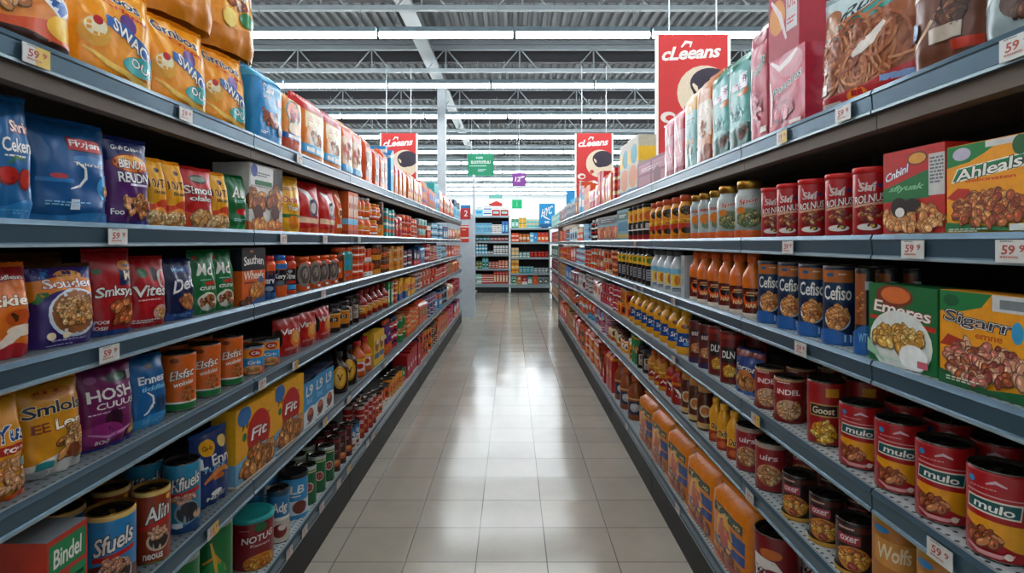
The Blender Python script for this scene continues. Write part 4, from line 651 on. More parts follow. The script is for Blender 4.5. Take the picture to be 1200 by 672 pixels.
# ------------------------------------------------------------------ plain designs for the far stretches
FEAT = {'band': lambda a, b: [B(.4, .64, a), B(.3, .36, b), Li(0, .54, .6, 1, b, .05)], 'oval': lambda a, b: [E(0, .5, .36, .34, a), E(0, .48, .22, .2, b), B(.86, .93, a)],
        'stripes': lambda a, b: [B(.16, .28, a), B(.4, .5, b), B(.62, .72, a), B(.84, .9, b)], 'top': lambda a, b: [B(.66, 1, a), R(-.35, .35, .24, .5, b), Li(0, .84, .6, 2, b, .03)],
        'foot': lambda a, b: [B(0, .34, a), E(0, .62, .3, .26, b), Li(0, .2, .6, 2, b, .03)], 'panel': lambda a, b: [R(-.36, .36, .14, .7, a), E(0, .4, .24, .2, b), Li(0, .86, .6, 2, a, .03)]}
GN = dict(can=('tin_can', 'can'), jar=('glass_jar', 'jar'), bot=('drink_bottle', 'bottle'), sau=('sauce_bottle', 'bottle'), box=('carton', 'carton'), bag=('snack_bag', 'snack bag'), pkt=('gusset_bag', 'snack bag'))
def gen(spec):
    if spec in DS: return spec
    k, b, a, c, f = spec.split(':')[:5]
    kind = dict(can='can', jar='jar', bot='bottle', sau='bottle', box='box', bag='bag', pkt='box')[k]
    noun = dict(can='can', jar='jar', bot='bottle', sau='sauce bottle', box='carton', bag='bag', pkt='packet')[k]
    o = {}
    if k == 'bot': o = dict(style='tube', cap=a)
    if k == 'sau': o = dict(style='sauce', cap=a)
    if k == 'jar': o = dict(lid=c)
    if k == 'can': o = dict(lid='tin')
    if k == 'pkt': o = dict(brick=True, dep=.12)
    if k == 'box': o = dict(dep=.14)
    look = f"{CNAME[b]} {noun} with {CNAME[a]} {dict(band='band', oval='oval', stripes='stripes', top='top', foot='foot', panel='panel')[f]}"
    D(spec, kind, GN[k][0], look, b, FEAT[f](a, c), GN[k][1], hero=False, **o)
    return spec
#--PART3--
# ------------------------------------------------------------------ shelving racks
LIPX = {'L': .94, 'R': .82}; FRONT = {'L': .956, 'R': .836}; SG = {'L': -1, 'R': 1}
SH = {'L': [1.895, 1.542, 1.27, .997, .626, .225], 'R': [1.846, 1.514, 1.227, .934, .655, .215]}
JOINT = {'L': [.80, 2.157, 3.44, 4.72, 6.0, 7.3, 8.6, 9.85, 11.05], 'R': [-.1, 1.35, 2.12, 3.48, 4.88, 6.3, 7.7, 9.1, 10.5]}
RACK = {'L': 'yellow-bag rack', 'R': 'pink-bag rack'}
SHELFN = ['top shelf', 'second shelf', 'third shelf', 'fourth shelf', 'fifth shelf', 'bottom shelf']
ORD = ['first', 'second', 'third', 'fourth', 'fifth', 'sixth', 'seventh', 'eighth', 'ninth', 'tenth', 'eleventh', 'twelfth', 'thirteenth', 'fourteenth', 'fifteenth',
       'sixteenth', 'seventeenth', 'eighteenth', 'nineteenth', 'twentieth'] + ['%d%s' % (i, {1: 'st', 2: 'nd', 3: 'rd'}.get(i % 10, 'th')) for i in range(21, 60)]
DEPTH = .5
TAGPX = {('L', 0): [40, 216, 300, 350], ('L', 1): [136, 331, 380, 420], ('L', 2): [126, 303, 378], ('L', 3): [296, 306, 345], ('L', 4): [248, 380, 408, 450], ('L', 5): [338, 356, 376, 396, 408, 430, 436],
         ('R', 0): [990, 1195, 918], ('R', 1): [925, 1072, 1190, 745], ('R', 2): [745, 753, 790, 940], ('R', 3): [1104, 887, 790], ('R', 4): [880, 700], ('R', 5): [795, 735]}
def pxY(side, x, X): return F * X / abs(VPX - x)
def rail_profile(s, X, z, hh=.05):
    """price rail: a flat ledge, a sloping face with two grooves, a lip"""
    p = [(X-.012, z-.001), (X-.012, z+.003), (X-.004, z+.003), (X-.001, z-.004), (X+.001, z-.008), (X-.002, z-.011), (X-.004, z-hh*.82), (X-.0005, z-hh*.88), (X+.0, z-hh), (X-.012, z-hh)]
    q = [(s*(2*X - x - X + 0) if False else s*(X - (x - X)), zz) for x, zz in p]
    return q, [0, 1, 0, 0, 0, 0, 0, 1, 0, 0]
def tag_mesh(yel, parent):
    art = ([R(-.05, .5, 0, 1, 'E0BE5C')] if yel else []) + [T('59', -.12, .56, .4, .42, 'C0503E', .1), T('9', .28, .62, .16, .3, 'C0503E', .1), Li(.0, .2, .7, 1, 'C88A7C', .09), Li(-.1, .9, .5, 1, '9A9A9A', .06)]
    w, h = .068, .038
    v = [(-w/2, .0012, 0), (w/2, .0012, 0), (w/2, .0012, h), (-w/2, .0012, h)]
    return wrapped('price_tag', 'DAD8D2', art, w, h, w/2, [], [], lambda x, y, off: (x, -.0004-off, y), PAPER, eps=2e-4, extra=(v, [(1, 0, 3, 2)], ['C8C8C4']))
TAGM = {}
def price_tag(side, X, y, z, parent, k):
    yel = k % 4 == 0
    if yel not in TAGM:
        o = tag_mesh(yel, None); TAGM[yel] = o
    else:
        o = TAGM[yel].copy(); COL.objects.link(o)
    o.parent = parent; o.location = (X, y, z-.019); o.rotation_euler = (0, 0, PI/2 if side == 'L' else -PI/2)
def make_bay(side, i, y0, y1):
    s, X = SG[side], LIPX[side]; g = .003
    root = empty('shelving_bay', (s*(X+DEPTH/2), (y0+y1)/2, 0))
    n = len(JOINT[side]) - 1
    tag(root, f"slate-railed six-shelf bay, {ORD[i]} of {n} going back along the {RACK[side]}", 'shelving', f"bays of the {RACK[side]}")
    ox, oy = root.location.x, root.location.y
    m = MB(); xb = s*(X+DEPTH); m.box(min(xb, xb+s*.02)-ox, max(xb, xb+s*.02)-ox, y0-oy, y1-oy, .02, SH[side][0]+.005); m.build('back_panel', DARKB, root)
    m = MB(); xa, xc = s*(X+.003), s*(X+DEPTH-.002); m.box(min(xa, xc)-ox, max(xa, xc)-ox, y0+g-oy, y1-g-oy, 0, SH[side][5]-.063); m.build('kick_plate', BLACKK, root)
    m = MB(); xa = s*(X+DEPTH-.03); m.box(min(xa, xb)-ox, max(xa, xb)-ox, y1-.02-oy, y1-.001-oy, .1, SH[side][0]-.001); m.build('upright', POSTM, root)
    if side == 'R' and i == n-1:
        m = MB(); m.box(s*(X+.004)-ox, s*(X+.09)-ox, y1+.001-oy, y1+.04-oy, 0, SH[side][0]+.01); m.build('end_post', solid('beige end post', '8E857A', .5), root)
    for k, z in enumerate(SH[side]):
        thick = .03
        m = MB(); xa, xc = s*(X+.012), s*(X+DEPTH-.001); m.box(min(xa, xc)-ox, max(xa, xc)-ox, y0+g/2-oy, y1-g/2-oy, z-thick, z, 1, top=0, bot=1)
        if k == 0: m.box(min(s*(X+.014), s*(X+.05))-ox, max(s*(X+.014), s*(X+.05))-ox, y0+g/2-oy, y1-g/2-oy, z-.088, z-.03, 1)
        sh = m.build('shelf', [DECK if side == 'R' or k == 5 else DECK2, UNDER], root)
        hh = .052 if k != 5 else .06
        prof, mi = rail_profile(s, X, z, hh)
        if s > 0: prof, mi = prof[::-1], mi
        m = MB(); m.extrude_y([(a-ox, b) for a, b in prof], y0+g-oy, y1-g-oy, mi if s < 0 else [0, 1, 0, 0, 0, 0, 0, 1, 0, 0]); m.build('price_rail', [SLATE, EDGE], sh)
        tc = 0
        ys = [pxY(side, p, X) for p in TAGPX[side, k]]
        rnd = random.Random(i*10+k+(100 if side == 'R' else 0))
        if y0 > 5: ys += [y0 + (y1-y0)*t for t in (.25 + .1*rnd.random(), .7 + .1*rnd.random())]
        for t in ys:
            if y0 + .05 < t < y1 - .05:
                price_tag(side, s*(X-.005)-ox, t-oy, z-.029, sh, int(t*7)+k)
    return root
for side in 'LR':
    for i in range(len(JOINT[side]) - 1): make_bay(side, i, JOINT[side][i], JOINT[side][i+1])

# ------------------------------------------------------------------ stocking the shelves
PROTO, USED = {}, set()
NTHING = [0]
def copy_tree(o):
    c = o.copy(); COL.objects.link(c)
    for ch in list(o.children):
        k = ch.copy(); COL.objects.link(k); k.parent = c
        for g in list(ch.children):
            q = g.copy(); COL.objects.link(q); q.parent = k
    return c
def get(key, a, b):
    d = DS[key]; pk = (key, round(a, 3), round(b, 3))
    if pk not in PROTO:
        o = MAKE[d['kind']](d, a, b); PROTO[pk] = o
        return o
    return copy_tree(PROTO[pk])
def put(key, dims, loc, rz, label, group):
    o = get(key, *dims); o.location = loc; o.rotation_euler = (0, 0, rz)
    if label in USED:
        for extra in ('again further back', 'in the next block', 'in a later block', 'in the last block'):
            t = f"{label} {extra}"
            if t not in USED and len(t.split()) <= 16: label = t; break
    if len(re.findall(r"[A-Za-z0-9][A-Za-z0-9'-]*", label)) > 16: print('LONG', label)
    USED.add(label)
    d = DS[key]; tag(o, label, d['cat'] or GN.get(key[:3], ('', 'packet'))[1], group)
    NTHING[0] += 1
    return o
def facing(side, x, y, f=.8):
    base = PI/2 if side == 'L' else -PI/2
    full = math.atan2(-y, -x) + PI/2
    dlt = (full - base + PI) % (2*PI) - PI
    return base + dlt*f
def depth_of(d, D): return D if d['kind'] in ROUND else (d.get('dep', .1) if d['kind'] == 'box' else d.get('T', .075)*1.05)
def shelf_row(side, k, key, Ya, Yb, n, h, back=0, tiers=1, dmax=None, off=0.0, fill=.93, yaw=None, skip=(), lift=0.0, vary=False):
    """n alike products side by side from Ya to Yb on shelf k, BACK more rows behind, TIERS high"""
    d = DS[key]; s = SG[side]; z = SH[side][k] + .0008 + lift; slot = (Yb-Ya)/n
    rnd = random.Random(len(USED)*7+3)
    if d['kind'] in ROUND:
        w = min(slot*.95, dmax or .115)
    else: w = slot*(fill if d['kind'] == 'box' else fill*.97)
    if d.get('brick'): w = slot*.87
    gap = SH[side][k-1] - SH[side][k] - (.098 if k == 1 else .058) if k else 9
    if d['kind'] == 'can' and d.get('lid') not in ('tin', 'gold', 'dark'): gap /= 1.085
    h = min(h, gap/tiers)
    dims = (w, h)
    dep = depth_of(d, w)
    grp = f"{d['look']}, {SHELFN[k]} of {RACK[side]}"[:110]
    rise = h*{'can': 1.075 if d.get('lid') not in ('tin', 'gold', 'dark') else 1, 'box': 1}.get(d['kind'], 1) + .004
    if d.get('brick'): rise = h + .02
    for r in range(back + 1):
        for t in range(tiers):
            for i in range(n):
                if (r, i) in skip: continue
                y = Ya + slot*(i+.5); x = s*(FRONT[side] + dep/2 + off + r*(dep+.018) + (.010*rnd.random() if d['kind'] != 'box' and tiers == 1 and r == 0 and off == 0 else 0))
                if d['kind'] in ROUND: rz = facing(side, x, y, .82) + rnd.uniform(-.12, .12)
                else:
                    yw = yaw if yaw is not None else ((.24 if y < 3 else .12) if d['kind'] == 'bag' else .06)
                    rz = (PI/2 - yw) if side == 'L' else (-PI/2 + yw)
                    if not d.get('brick') and d['kind'] != 'bag' and slot < .13: rz = PI/2 if side == 'L' else -PI/2
                    x += s*w/2*math.sin(abs(rz - (PI/2 if side == 'L' else -PI/2)))
                where = f"{SHELFN[k]} of {RACK[side]}"
                lab = d['look']
                if n > 1: lab += f", {ORD[i]} of {n} going back"
                if r: lab += ", back row" if back == 1 else f", row {r+1} behind"
                if tiers > 1: lab += ", lower tier" if t == 0 else ", upper tier"
                full = f"{lab}, {where}"
                nw = lambda t: len(re.findall(r"[A-Za-z0-9][A-Za-z0-9'-]*", t))
                for a_, b_ in ((' going back', ''), (f' of {n}', ''), (' of ' + RACK[side], ', ' + RACK[side]), (', lower tier', ' lower'), (', upper tier', ' upper'), (' behind,', ','), (' shelf, ', ', '), (' shelf of', ' of')):
                    if nw(full) > 16: full = full.replace(a_, b_)
                if vary: x += s*.03*rnd.random()
                o_ = put(key, dims, (x, y, z + t*rise), rz, full, grp if n*tiers*(back+1) > 1 else None)
                if vary and tiers == 1 and d['kind'] not in ROUND: o_.scale = (1, 1, rnd.uniform(.84, 1.0))
def row(side, k, key, x0, x1, n, ytop, back=0, h=None, **o):
    """the photograph's extents of a run read into places along the shelf and a height"""
    d = DS[key]; w = None; rnd_ = d['kind'] in ROUND
    yw = o.get('yaw', .24 if d['kind'] == 'bag' else .06)
    for it in range(4):
        X = FRONT[side] + ((w or .1)*.5 if rnd_ else .012 + (.015 if d['kind'] == 'bag' else 0) + math.sin(yw)*(w or .2)/2)
        ya, yb = sorted((pxY(side, x0, X), pxY(side, x1, X))); slot = (yb-ya)/n; ym = ya + slot/2
        if rnd_: w = min(o.get('dmax', .12), slot*max(.62, min(.95, 1.13*X/math.hypot(X, ym))))
        else: w = slot*.9
    if h is None: h = EYE + (VPY-ytop)*ym/F - SH[side][k]
    if rnd_: o['dmax'] = w
    shelf_row(side, k, key, ya, yb, n, h, back, **o)
WMIN = dict(can=.085, jar=.085, bot=.08, sau=.085, box=.1, bag=.13, pkt=.13)
WMAX = dict(can=.15, jar=.15, bot=.14, sau=.15, box=.26, bag=.26, pkt=.26)
HDEF = dict(can=.115, jar=.16, bot=.2, sau=.22, box=.2, bag=.22, pkt=.22)
def far(side, k, x0, x1, runs):
    """runs of plainer products from pixel column x0 back to x1: (spec, weight[, height[, tiers]])"""
    Xc = FRONT[side] + .04; end = JOINT[side][-1] - .03
    lim = VPX + SG[side]*F*Xc/end
    x1 = max(x1, lim) if side == 'R' else min(x1, lim)
    tot = sum(r[1] for r in runs); x = x0
    for r in runs:
        xe = x + (x1-x0)*r[1]/tot
        ya, yb = pxY(side, x, Xc), pxY(side, xe, Xc); x = xe
        key = gen(r[0]); kk = r[0][:3]
        ym = (ya+yb)/2; w = max(WMIN[kk], min(WMAX[kk], 3.0*ym*ym/682))
        n = max(1, round((yb-ya)/w)); h = r[2] if len(r) > 2 else HDEF[kk]; tiers = r[3] if len(r) > 3 else 1
        keys = [key]
        if n >= 6:      # a long run is really two alike makes side by side
            p, b_, a_, c_, f_ = r[0].split(':'); ks = list(FEAT)
            keys.append(gen(':'.join((p, b_, c_, a_, ks[(ks.index(f_)+2) % len(ks)]))))
        m = len(keys); st = (yb-ya)/n; cut_ = [0, n] if m == 1 else [0, n//2, n]
        for j, kx in enumerate(keys):
            shelf_row(side, k, kx, ya+st*cut_[j]+.004, ya+st*cut_[j+1]-.004, cut_[j+1]-cut_[j], h*(1-.1*j), 0, tiers, dmax=.14, fill=.86, vary=True)
def runs(txt):
    out = []
    for t in txt.split(';'):
        p = t.split(); out.append((':'.join(p[:5]), float(p[5]), *( [float(p[6])] if len(p) > 6 else []), *([int(p[7])] if len(p) > 7 else [])))
    return out
# yellow-bag rack, top shelf
row('L', 0, 'cheese', -50, 92, 1, 0, h=.24)
row('L', 0, 'ybag', 97, 289, 3, 0, h=.29)
shelf_row('L', 0, 'ybag2', 1.72, 2.36, 2, .32, off=.02, lift=.302)
shelf_row('L', 0, 'ybag3', 1.5, 2.5, 3, .5, off=.22)
row('L', 0, 'raw', 298, 327, 1, 86)
row('L', 0, 'obird', 328, 350, 1, 112)
row('L', 0, 'redtop', 351, 397, 2, 120)
row('L', 0, 'whor', 398, 421, 2, 146)
far('L', 0, 422, 540, runs('pkt or br cr panel 28 .30; box sk wh bl oval 8 .36; pkt od rd am top 34 .3; box or bl am stripes 18 .28; box tl bl wh panel 5 .42; pkt or cr rd oval 18 .34; box lb nv sk top 7 .36'))
# second shelf
row('L', 1, 'pepper', -20, 41, 1, 108)
row('L', 1, 'flujen', 42, 128, 1, 140)
row('L', 1, 'reilun', 129, 171, 1, 162)
row('L', 1, 'oats', 173, 212, 2, 185)
row('L', 1, 'simon', 214, 245, 1, 196)
row('L', 1, 'oats', 246, 264, 1, 202)
row('L', 1, 'greenbag', 265, 285, 1, 205)
row('L', 1, 'sausage', 290, 327, 1, 187)
row('L', 1, 'outire', 328, 348, 1, 205)
row('L', 1, 'redswirl', 349, 388, 2, 206)
row('L', 1, 'orbag', 390.5, 397, 1, 215)
row('L', 1, 'peachbox', 405, 417, 2, 222)
far('L', 1, 418, 540, runs('jar or am wh band 24 .125 2; can br am wh foot 8 .25; box tl or wh stripes 12 .24; pkt rd wh am oval 9 .2; can or rd wh band 20 .1 2; can lt or gy foot 10 .1 2; box rd wh am top 6 .15; box lb nv wh stripes 12 .2; box pu lb wh panel 8 .2; box or gn wh foot 9 .18; box cr or rd panel 6 .18'))
# third shelf
row('L', 2, 'ckies', -25, 39, 1, 308)
shelf_row('L', 2, 'brownback', 1.22, 1.46, 1, .205, off=.11)
row('L', 2, 'soudee', 41, 107, 1, 309)
row('L', 2, 'smksy', 108, 154, 1, 291)
row('L', 2, 'vites', 155, 193, 1, 300)
row('L', 2, 'deic', 194, 224, 1, 303)
row('L', 2, 'mdgreen', 226, 271, 2, 293)
row('L', 2, 'wheel', 281, 307, 1, 291)
row('L', 2, 'tubeA', 308, 320, 1, 300); row('L', 2, 'tubeB', 321, 333, 1, 299); row('L', 2, 'tubeC', 334, 345, 1, 300)
row('L', 2, 'tubeD', 347, 393, 4, 301)
far('L', 2, 394, 540, runs('bot br or cr panel 6 .2; bot tl or sk foot 12 .2; can or rd wh stripes 24 .1 2; can br am or foot 18 .1 2; box am od wh stripes 16 .2; box nv wh rd stripes 22 .17; pkt bl sk wh oval 6 .2; can rd wh cr band 14 .1 2; can lb wh gy stripes 12 .09 2; box or rd wh top 16 .19'))
# fourth shelf
row('L', 3, 'yus', -20, 29, 1, 462)
row('L', 3, 'smlols', 30, 97, 1, 444)
row('L', 3, 'hosh', 98, 154, 1, 426)
row('L', 3, 'ennes', 155, 192, 1, 416)
row('L', 3, 'elsfsc', 193, 281, 3, 414, back=1, dmax=.12)
row('L', 3, 'shortcan', 282, 323, 2, 406, back=1, dmax=.125)
row('L', 3, 'viatad', 325, 382, 3, 371)
row('L', 3, 'darkjar', 384, 404, 2, 356)
row('L', 3, 'winejar', 405, 417, 2, 347)
row('L', 3, 'redsauce', 418, 450, 5, 340)
far('L', 3, 451, 540, runs('box gn wh lt panel 5 .2; box rd am wh stripes 5 .2; box yl bl or foot 26 .19; can gy wh rd stripes 8 .1 2; can or wh rd panel 18 .1 2; box rd or wh stripes 14 .18; box tn rd wh stripes 6 .19; pkt or am rd oval 10 .2'))
# fifth shelf
row('L', 4, 'dimbag', -60, 30, 1, 0, h=.2)
row('L', 4, 'bindel', 44, 96, 1, 622)
row('L', 4, 'sfuel', 100, 156, 1, 596, back=1, dmax=.13)
row('L', 4, 'alin', 157, 196, 1, 571, back=1, dmax=.125)
row('L', 4, 'kfuel', 197, 232, 1, 540, back=1, dmax=.125)
row('L', 4, 'lenn', 233, 266, 1, 503)
row('L', 4, 'honeyfit', 274, 352, 2, 470)
row('L', 4, 'lbbox', 354, 388, 3, 442)
row('L', 4, 'darksauce', 390, 413, 2, 412, dmax=.12)
row('L', 4, 'ketchup', 414, 430, 2, 400, dmax=.11)
row('L', 4, 'ychart', 437, 448, 2, 390)
far('L', 4, 449, 540, runs('sau pu or cr foot 8 .26; bot rd nv wh stripes 9 .24; bot gn tn wh band 8 .22; box or am cr stripes 16 .24; pkt or br am oval 10 .24; can bl wh or stripes 10 .12 2; box sk or wh top 6 .2; can nv lb wh band 8 .11 2; pkt cr or rd panel 6 .22; box rd pu wh stripes 9 .22'))
# bottom shelf
row('L', 5, 'gcan', 180, 268, 2, 612, back=2, dmax=.13)
row('L', 5, 'notug', 270, 317, 1, 604, dmax=.165)
row('L', 5, 'dgcan', 318, 334, 1, 572, back=1, dmax=.12)
row('L', 5, 'lbcan', 335, 354, 1, 556, back=1, dmax=.13)
row('L', 5, 'ggcan', 355, 387, 3, 545, back=1, dmax=.13)
row('L', 5, 'winecan', 388, 409, 3, 512, back=1, dmax=.12)
row('L', 5, 'dgcan', 410, 419, 2, 498, dmax=.12)
row('L', 5, 'rcan', 420, 438, 4, 476, back=1, dmax=.12)
far('L', 5, 439, 540, runs('can or br wh stripes 18 .14; can am od rd band 12 .14; can gn or wh foot 5 .12; box rd pk wh panel 14 .24; can or nv am oval 14 .14 2; can db cr or stripes 6 .13 2; box tn or rd top 12 .26; box pk wh rd stripes 8 .24; box mg or wh foot 7 .24'))
# pink-bag rack, top shelf
row('R', 0, 'tealbag', 1150, 1260, 1, 0, h=.3)
row('R', 0, 'swirlbag', 1069, 1145, 1, 0, h=.36)
row('R', 0, 'noodle', 968, 1066, 1, 0, h=.335)
PINKH = .235
row('R', 0, 'pinkbox', 906, 946, 1, 66, h=PINKH)
shelf_row('R', 0, 'pinkpack', 1.74, 1.935, 1, .21, lift=PINKH+.0015)
row('R', 0, 'pinkbag', 884, 905, 1, 24)
row('R', 0, 'gcoffee', 839, 883, 2, 62)
row('R', 0, 'orcoffee', 821, 838, 1, 92)
row('R', 0, 'tlcoffee', 806, 820, 1, 108)
row('R', 0, 'pinkwht', 782, 805, 2, 128)
row('R', 0, 'pinkcrate', 751, 781, 1, 186); 
row('R', 0, 'ybox', 729, 749, 2, 162)
far('R', 0, 728, 655, runs('box rd cr or stripes 8 .3; pkt od rd pk oval 12 .28; box rd or wh panel 6 .36; pkt pk rd cr stripes 12 .26; box or wh am foot 7 .34; box sk or wh top 5 .4; box br od cr panel 7 .26; box gy nv wh stripes 10 .24; box gy rd lb panel 8 .22'))
# second shelf
row('R', 1, 'ahleals', 1116, 1215, 1, 166)
row('R', 1, 'cnbinl', 1041, 1113, 1, 175)
row('R', 1, 'rolnus', 895, 1040, 5, 203, dmax=.1)
row('R', 1, 'goldjar', 846, 893, 2, 213, dmax=.11)
row('R', 1, 'goldjar2', 812, 845, 3, 224, dmax=.1)
row('R', 1, 'yjar', 766, 811, 5, 229, dmax=.11)
row('R', 1, 'blkyel', 741, 765, 4, 240, dmax=.11)
row('R', 1, 'tlpack', 726, 737, 1, 246)
row('R', 1, 'orcrate', 704, 725, 1, 254)
far('R', 1, 703, 655, runs('bot bk wh rd stripes 8 .22; box lb pk wh stripes 10 .2; box or cr wh top 7 .18; box wh lb nv panel 8 .2; box nv lb rd stripes 6 .19; box or rd am panel 7 .19'))
# third shelf
row('R', 2, 'sigarri', 1108, 1215, 1, 345)
row('R', 2, 'emeres', 1024, 1104, 1, 336)
row('R', 2, 'darkcan', 1002, 1022, 1, 316, back=2, dmax=.1)
row('R', 2, 'cefiso', 893, 1000, 4, 313, back=1, dmax=.105)
row('R', 2, 'orbottle', 811, 891, 6, 297, dmax=.11)
row('R', 2, 'cream', 801, 805.5, 1, 300)
row('R', 2, 'milk', 768, 799, 4, 294, dmax=.12)
row('R', 2, 'cola', 728, 767, 8, 291, dmax=.11)
far('R', 2, 727, 655, runs('can or br cr stripes 16 .1 2; can tn rd wh foot 10 .1 2; can or lt rd band 14 .1 2; box lb rd wh stripes 12 .2; box or rd wh foot 5 .2; can rd or am stripes 14 .1 2'))
# fourth shelf
row('R', 3, 'mulo', 990, 1212, 4, 548, back=1, dmax=.112)
row('R', 3, 'gost', 946, 988, 1, 446, back=2, dmax=.1)
row('R', 3, 'delcan', 890, 938, 2, 442, back=2, dmax=.1)
row('R', 3, 'bluefood', 866, 889, 1, 410)
row('R', 3, 'dln', 834, 864, 2, 388, back=1, dmax=.105)
row('R', 3, 'mixred', 812, 833, 2, 380, back=1, dmax=.11)
row('R', 3, 'mustard', 743, 811, 8, 364, dmax=.11)
far('R', 3, 740, 655, runs('can am rd bk panel 12 .1 2; can rd wh pk stripes 22 .1 2; pkt wh rd am oval 10 .2; can lg dr wh stripes 18 .1 2; pkt rd nv wh oval 8 .2; box bl sk wh panel 8 .2; box tn gn cr stripes 6 .2'))
# fifth shelf
row('R', 4, 'bigor', 1024, 1140, 2, 622, back=1, dmax=.115)
row('R', 4, 'blkfood', 922, 1022, 3, 608, back=2, dmax=.1)
row('R', 4, 'rednut', 868, 916, 2, 517, back=1, dmax=.105)
row('R', 4, 'oubbot', 834, 866, 3, 482, dmax=.105)
row('R', 4, 'brjar', 803, 832, 3, 452, dmax=.115)
row('R', 4, 'ketch2', 784, 802, 2, 430, dmax=.12)
row('R', 4, 'ketch3', 764, 783, 3, 420, dmax=.11)
row('R', 4, 'winejar', 751, 763, 2, 410, dmax=.12)
far('R', 4, 750, 655, runs('can gn am wh oval 6 .2; jar am br wh panel 14 .12; jar cr od br foot 12 .12; can pk lb wh stripes 14 .1 2; can or sk wh foot 18 .2; sau br or cr band 6 .2; box or tn wh stripes 8 .2; box rd nv cr panel 8 .2'))
# bottom shelf
row('R', 5, 'kidcs', 884, 935, 1, 622, back=1, dmax=.15)
row('R', 5, 'orbrick', 752, 880, 5, 470, h=.30)
row('R', 5, 'brbottle', 725, 750, 3, 440, dmax=.13)
far('R', 5, 721, 655, runs('pkt rd am or oval 8 .32; box rd or cr top 10 .3; pkt or am wh stripes 14 .3; box or bk am panel 8 .3; pkt rd or wh foot 8 .28; box tn rd cr stripes 8 .28; box or pk wh foot 8 .26'))

# ------------------------------------------------------------------ far units beyond the cross aisle
def back_unit(x0, x1, y, shelves, label, dark=True):
    root = empty('shelving_unit', ((x0+x1)/2, y+.25, 0)); tag(root, label, 'shelving', 'back wall shelving units'); ox, oy = root.location.x, root.location.y
    m = MB(); m.box(x0-ox, x1-ox, .23, .25, .02, shelves[0]+.005); m.build('back_panel', DARKB, root)
    m = MB(); m.box(x0-ox, x1-ox, -.2, .22, 0, shelves[-1]-.1); m.build('kick_plate', BLACKK, root)
    for e in (x0+.012, x1-.012):
        m = MB(); m.box(e-.012-ox, e+.012-ox, -.24, .228, .02, shelves[0]-.03); m.build('side_panel', WPAINT, root)
    for k, z in enumerate(shelves):
        m = MB(); m.box(x0+.025-ox, x1-.025-ox, -.22, .228, z-.03, z); sh = m.build('shelf', WPAINT, root)
        m = MB(); m.box(x0-ox, x1-ox, -.262, -.241, z-.055 if k < len(shelves)-1 else z-.1, z+.004); m.build('price_rail', EDGE, sh)
    return root
BZ = [2.28, 1.76, 1.53, 1.14, .72, .27]; CZ = [1.92, 1.5, 1.05, .58, .25]
back_unit(-1.12, -.07, 17.4, BZ, 'pale shelving unit with six shelves standing against the back, beside white end panel')
back_unit(-.06, 1.13, 17.4, CZ, 'pale shelving unit with five shelves standing against the back, under blue poster')
def back_row(x0, x1, z, items, y=17.4, where=''):
    """(spec, count, height) small products facing down the aisle"""
    tot = sum(i[1] for i in items); w = (x1-x0)/tot; x = x0
    for spec, n, h in items:
        key = gen(':'.join(spec.split())); d = DS[key]
        for i in range(n):
            ww = min(w*.93, .12) if d['kind'] in ROUND else w*.93
            look = d['look'] + (f", {ORD[i]} of {n}" if n > 1 else '') + f", {where}"
            o = put(key, (round(ww, 3), h), (x + w*(i+.5), y + .06 + depth_of(d, ww)/2, z+.0008), 0, look, f"{d['look']}, {where}" if n > 1 else None)
        x += w*n
u1 = 'of end-panel back unit'; u2 = 'of blue-poster back unit'
back_row(-1.08, -.11, BZ[1], [('box lb wh bl stripes', 5, .3), ('box wh br rd stripes', 3, .26), ('box bl lb wh panel', 2, .36)], where='second shelf '+u1)
back_row(-1.08, -.11, BZ[2], [('can dg lb wh band', 4, .14), ('can dr wh pk band', 5, .13)], where='third shelf '+u1)
back_row(-1.08, -.11, BZ[3], [('bot lb wh tl stripes', 4, .29), ('can gy wh cr band', 2, .1), ('can wh gy lg stripes', 5, .26)], where='fourth shelf '+u1)
back_row(-1.08, -.11, BZ[4], [('can gn cr tn stripes', 2, .22), ('bot lb gn wh panel', 2, .32), ('can rd cr wh stripes', 3, .2), ('can or wh cr stripes', 3, .24)], where='fifth shelf '+u1)
back_row(-1.08, -.11, BZ[5], [('box lt wh gy stripes', 2, .28), ('box rd wh cr stripes', 4, .28), ('box rd cr wh panel', 5, .36)], where='bottom shelf '+u1)
back_row(-.02, 1.08, CZ[0], [('box gn lt wh panel', 2, .26), ('box yl am gn stripes', 2, .3), ('box lt tl am stripes', 4, .26), ('box bl sk wh oval', 2, .28)], where='top shelf '+u2)
back_row(-.02, 1.08, CZ[1], [('box or wh rd stripes', 2, .27), ('can od cr wh band', 3, .24), ('box lb wh sk stripes', 1, .28), ('box sk bl wh oval', 1, .28), ('box or rd cr top', 3, .29)], where='second shelf '+u2)
back_row(-.02, 1.08, CZ[2], [('box cr gy yl stripes', 2, .28), ('can lt wh gy stripes', 3, .15), ('can rd dr or stripes', 5, .16)], where='third shelf '+u2)
back_row(-.02, 1.08, CZ[3], [('box yl od cr stripes', 2, .4), ('can tl lb wh stripes', 4, .2), ('can gy lg wh stripes', 4, .16)], where='fourth shelf '+u2)
back_row(-.02, 1.08, CZ[4], [('box lt gn wh panel', 1, .24), ('box or tn cr foot', 1, .28), ('box rd wh lg foot', 1, .24), ('box tl wh lt panel', 1, .22), ('box or rd am oval', 1, .26), ('box gy dg wh panel', 2, .22)], where='bottom shelf '+u2)
back_row(-1.1, -.1, BZ[0], [('box lb wh sk top', 1, .28), ('box wh bl lb stripes', 1, .3), ('box rd wh lt top', 2, .26)], where='top '+u1)
back_row(-.02, .55, CZ[0]+.36, [('box lg wh gy top', 1, .02)], where='top '+u2) if False else None

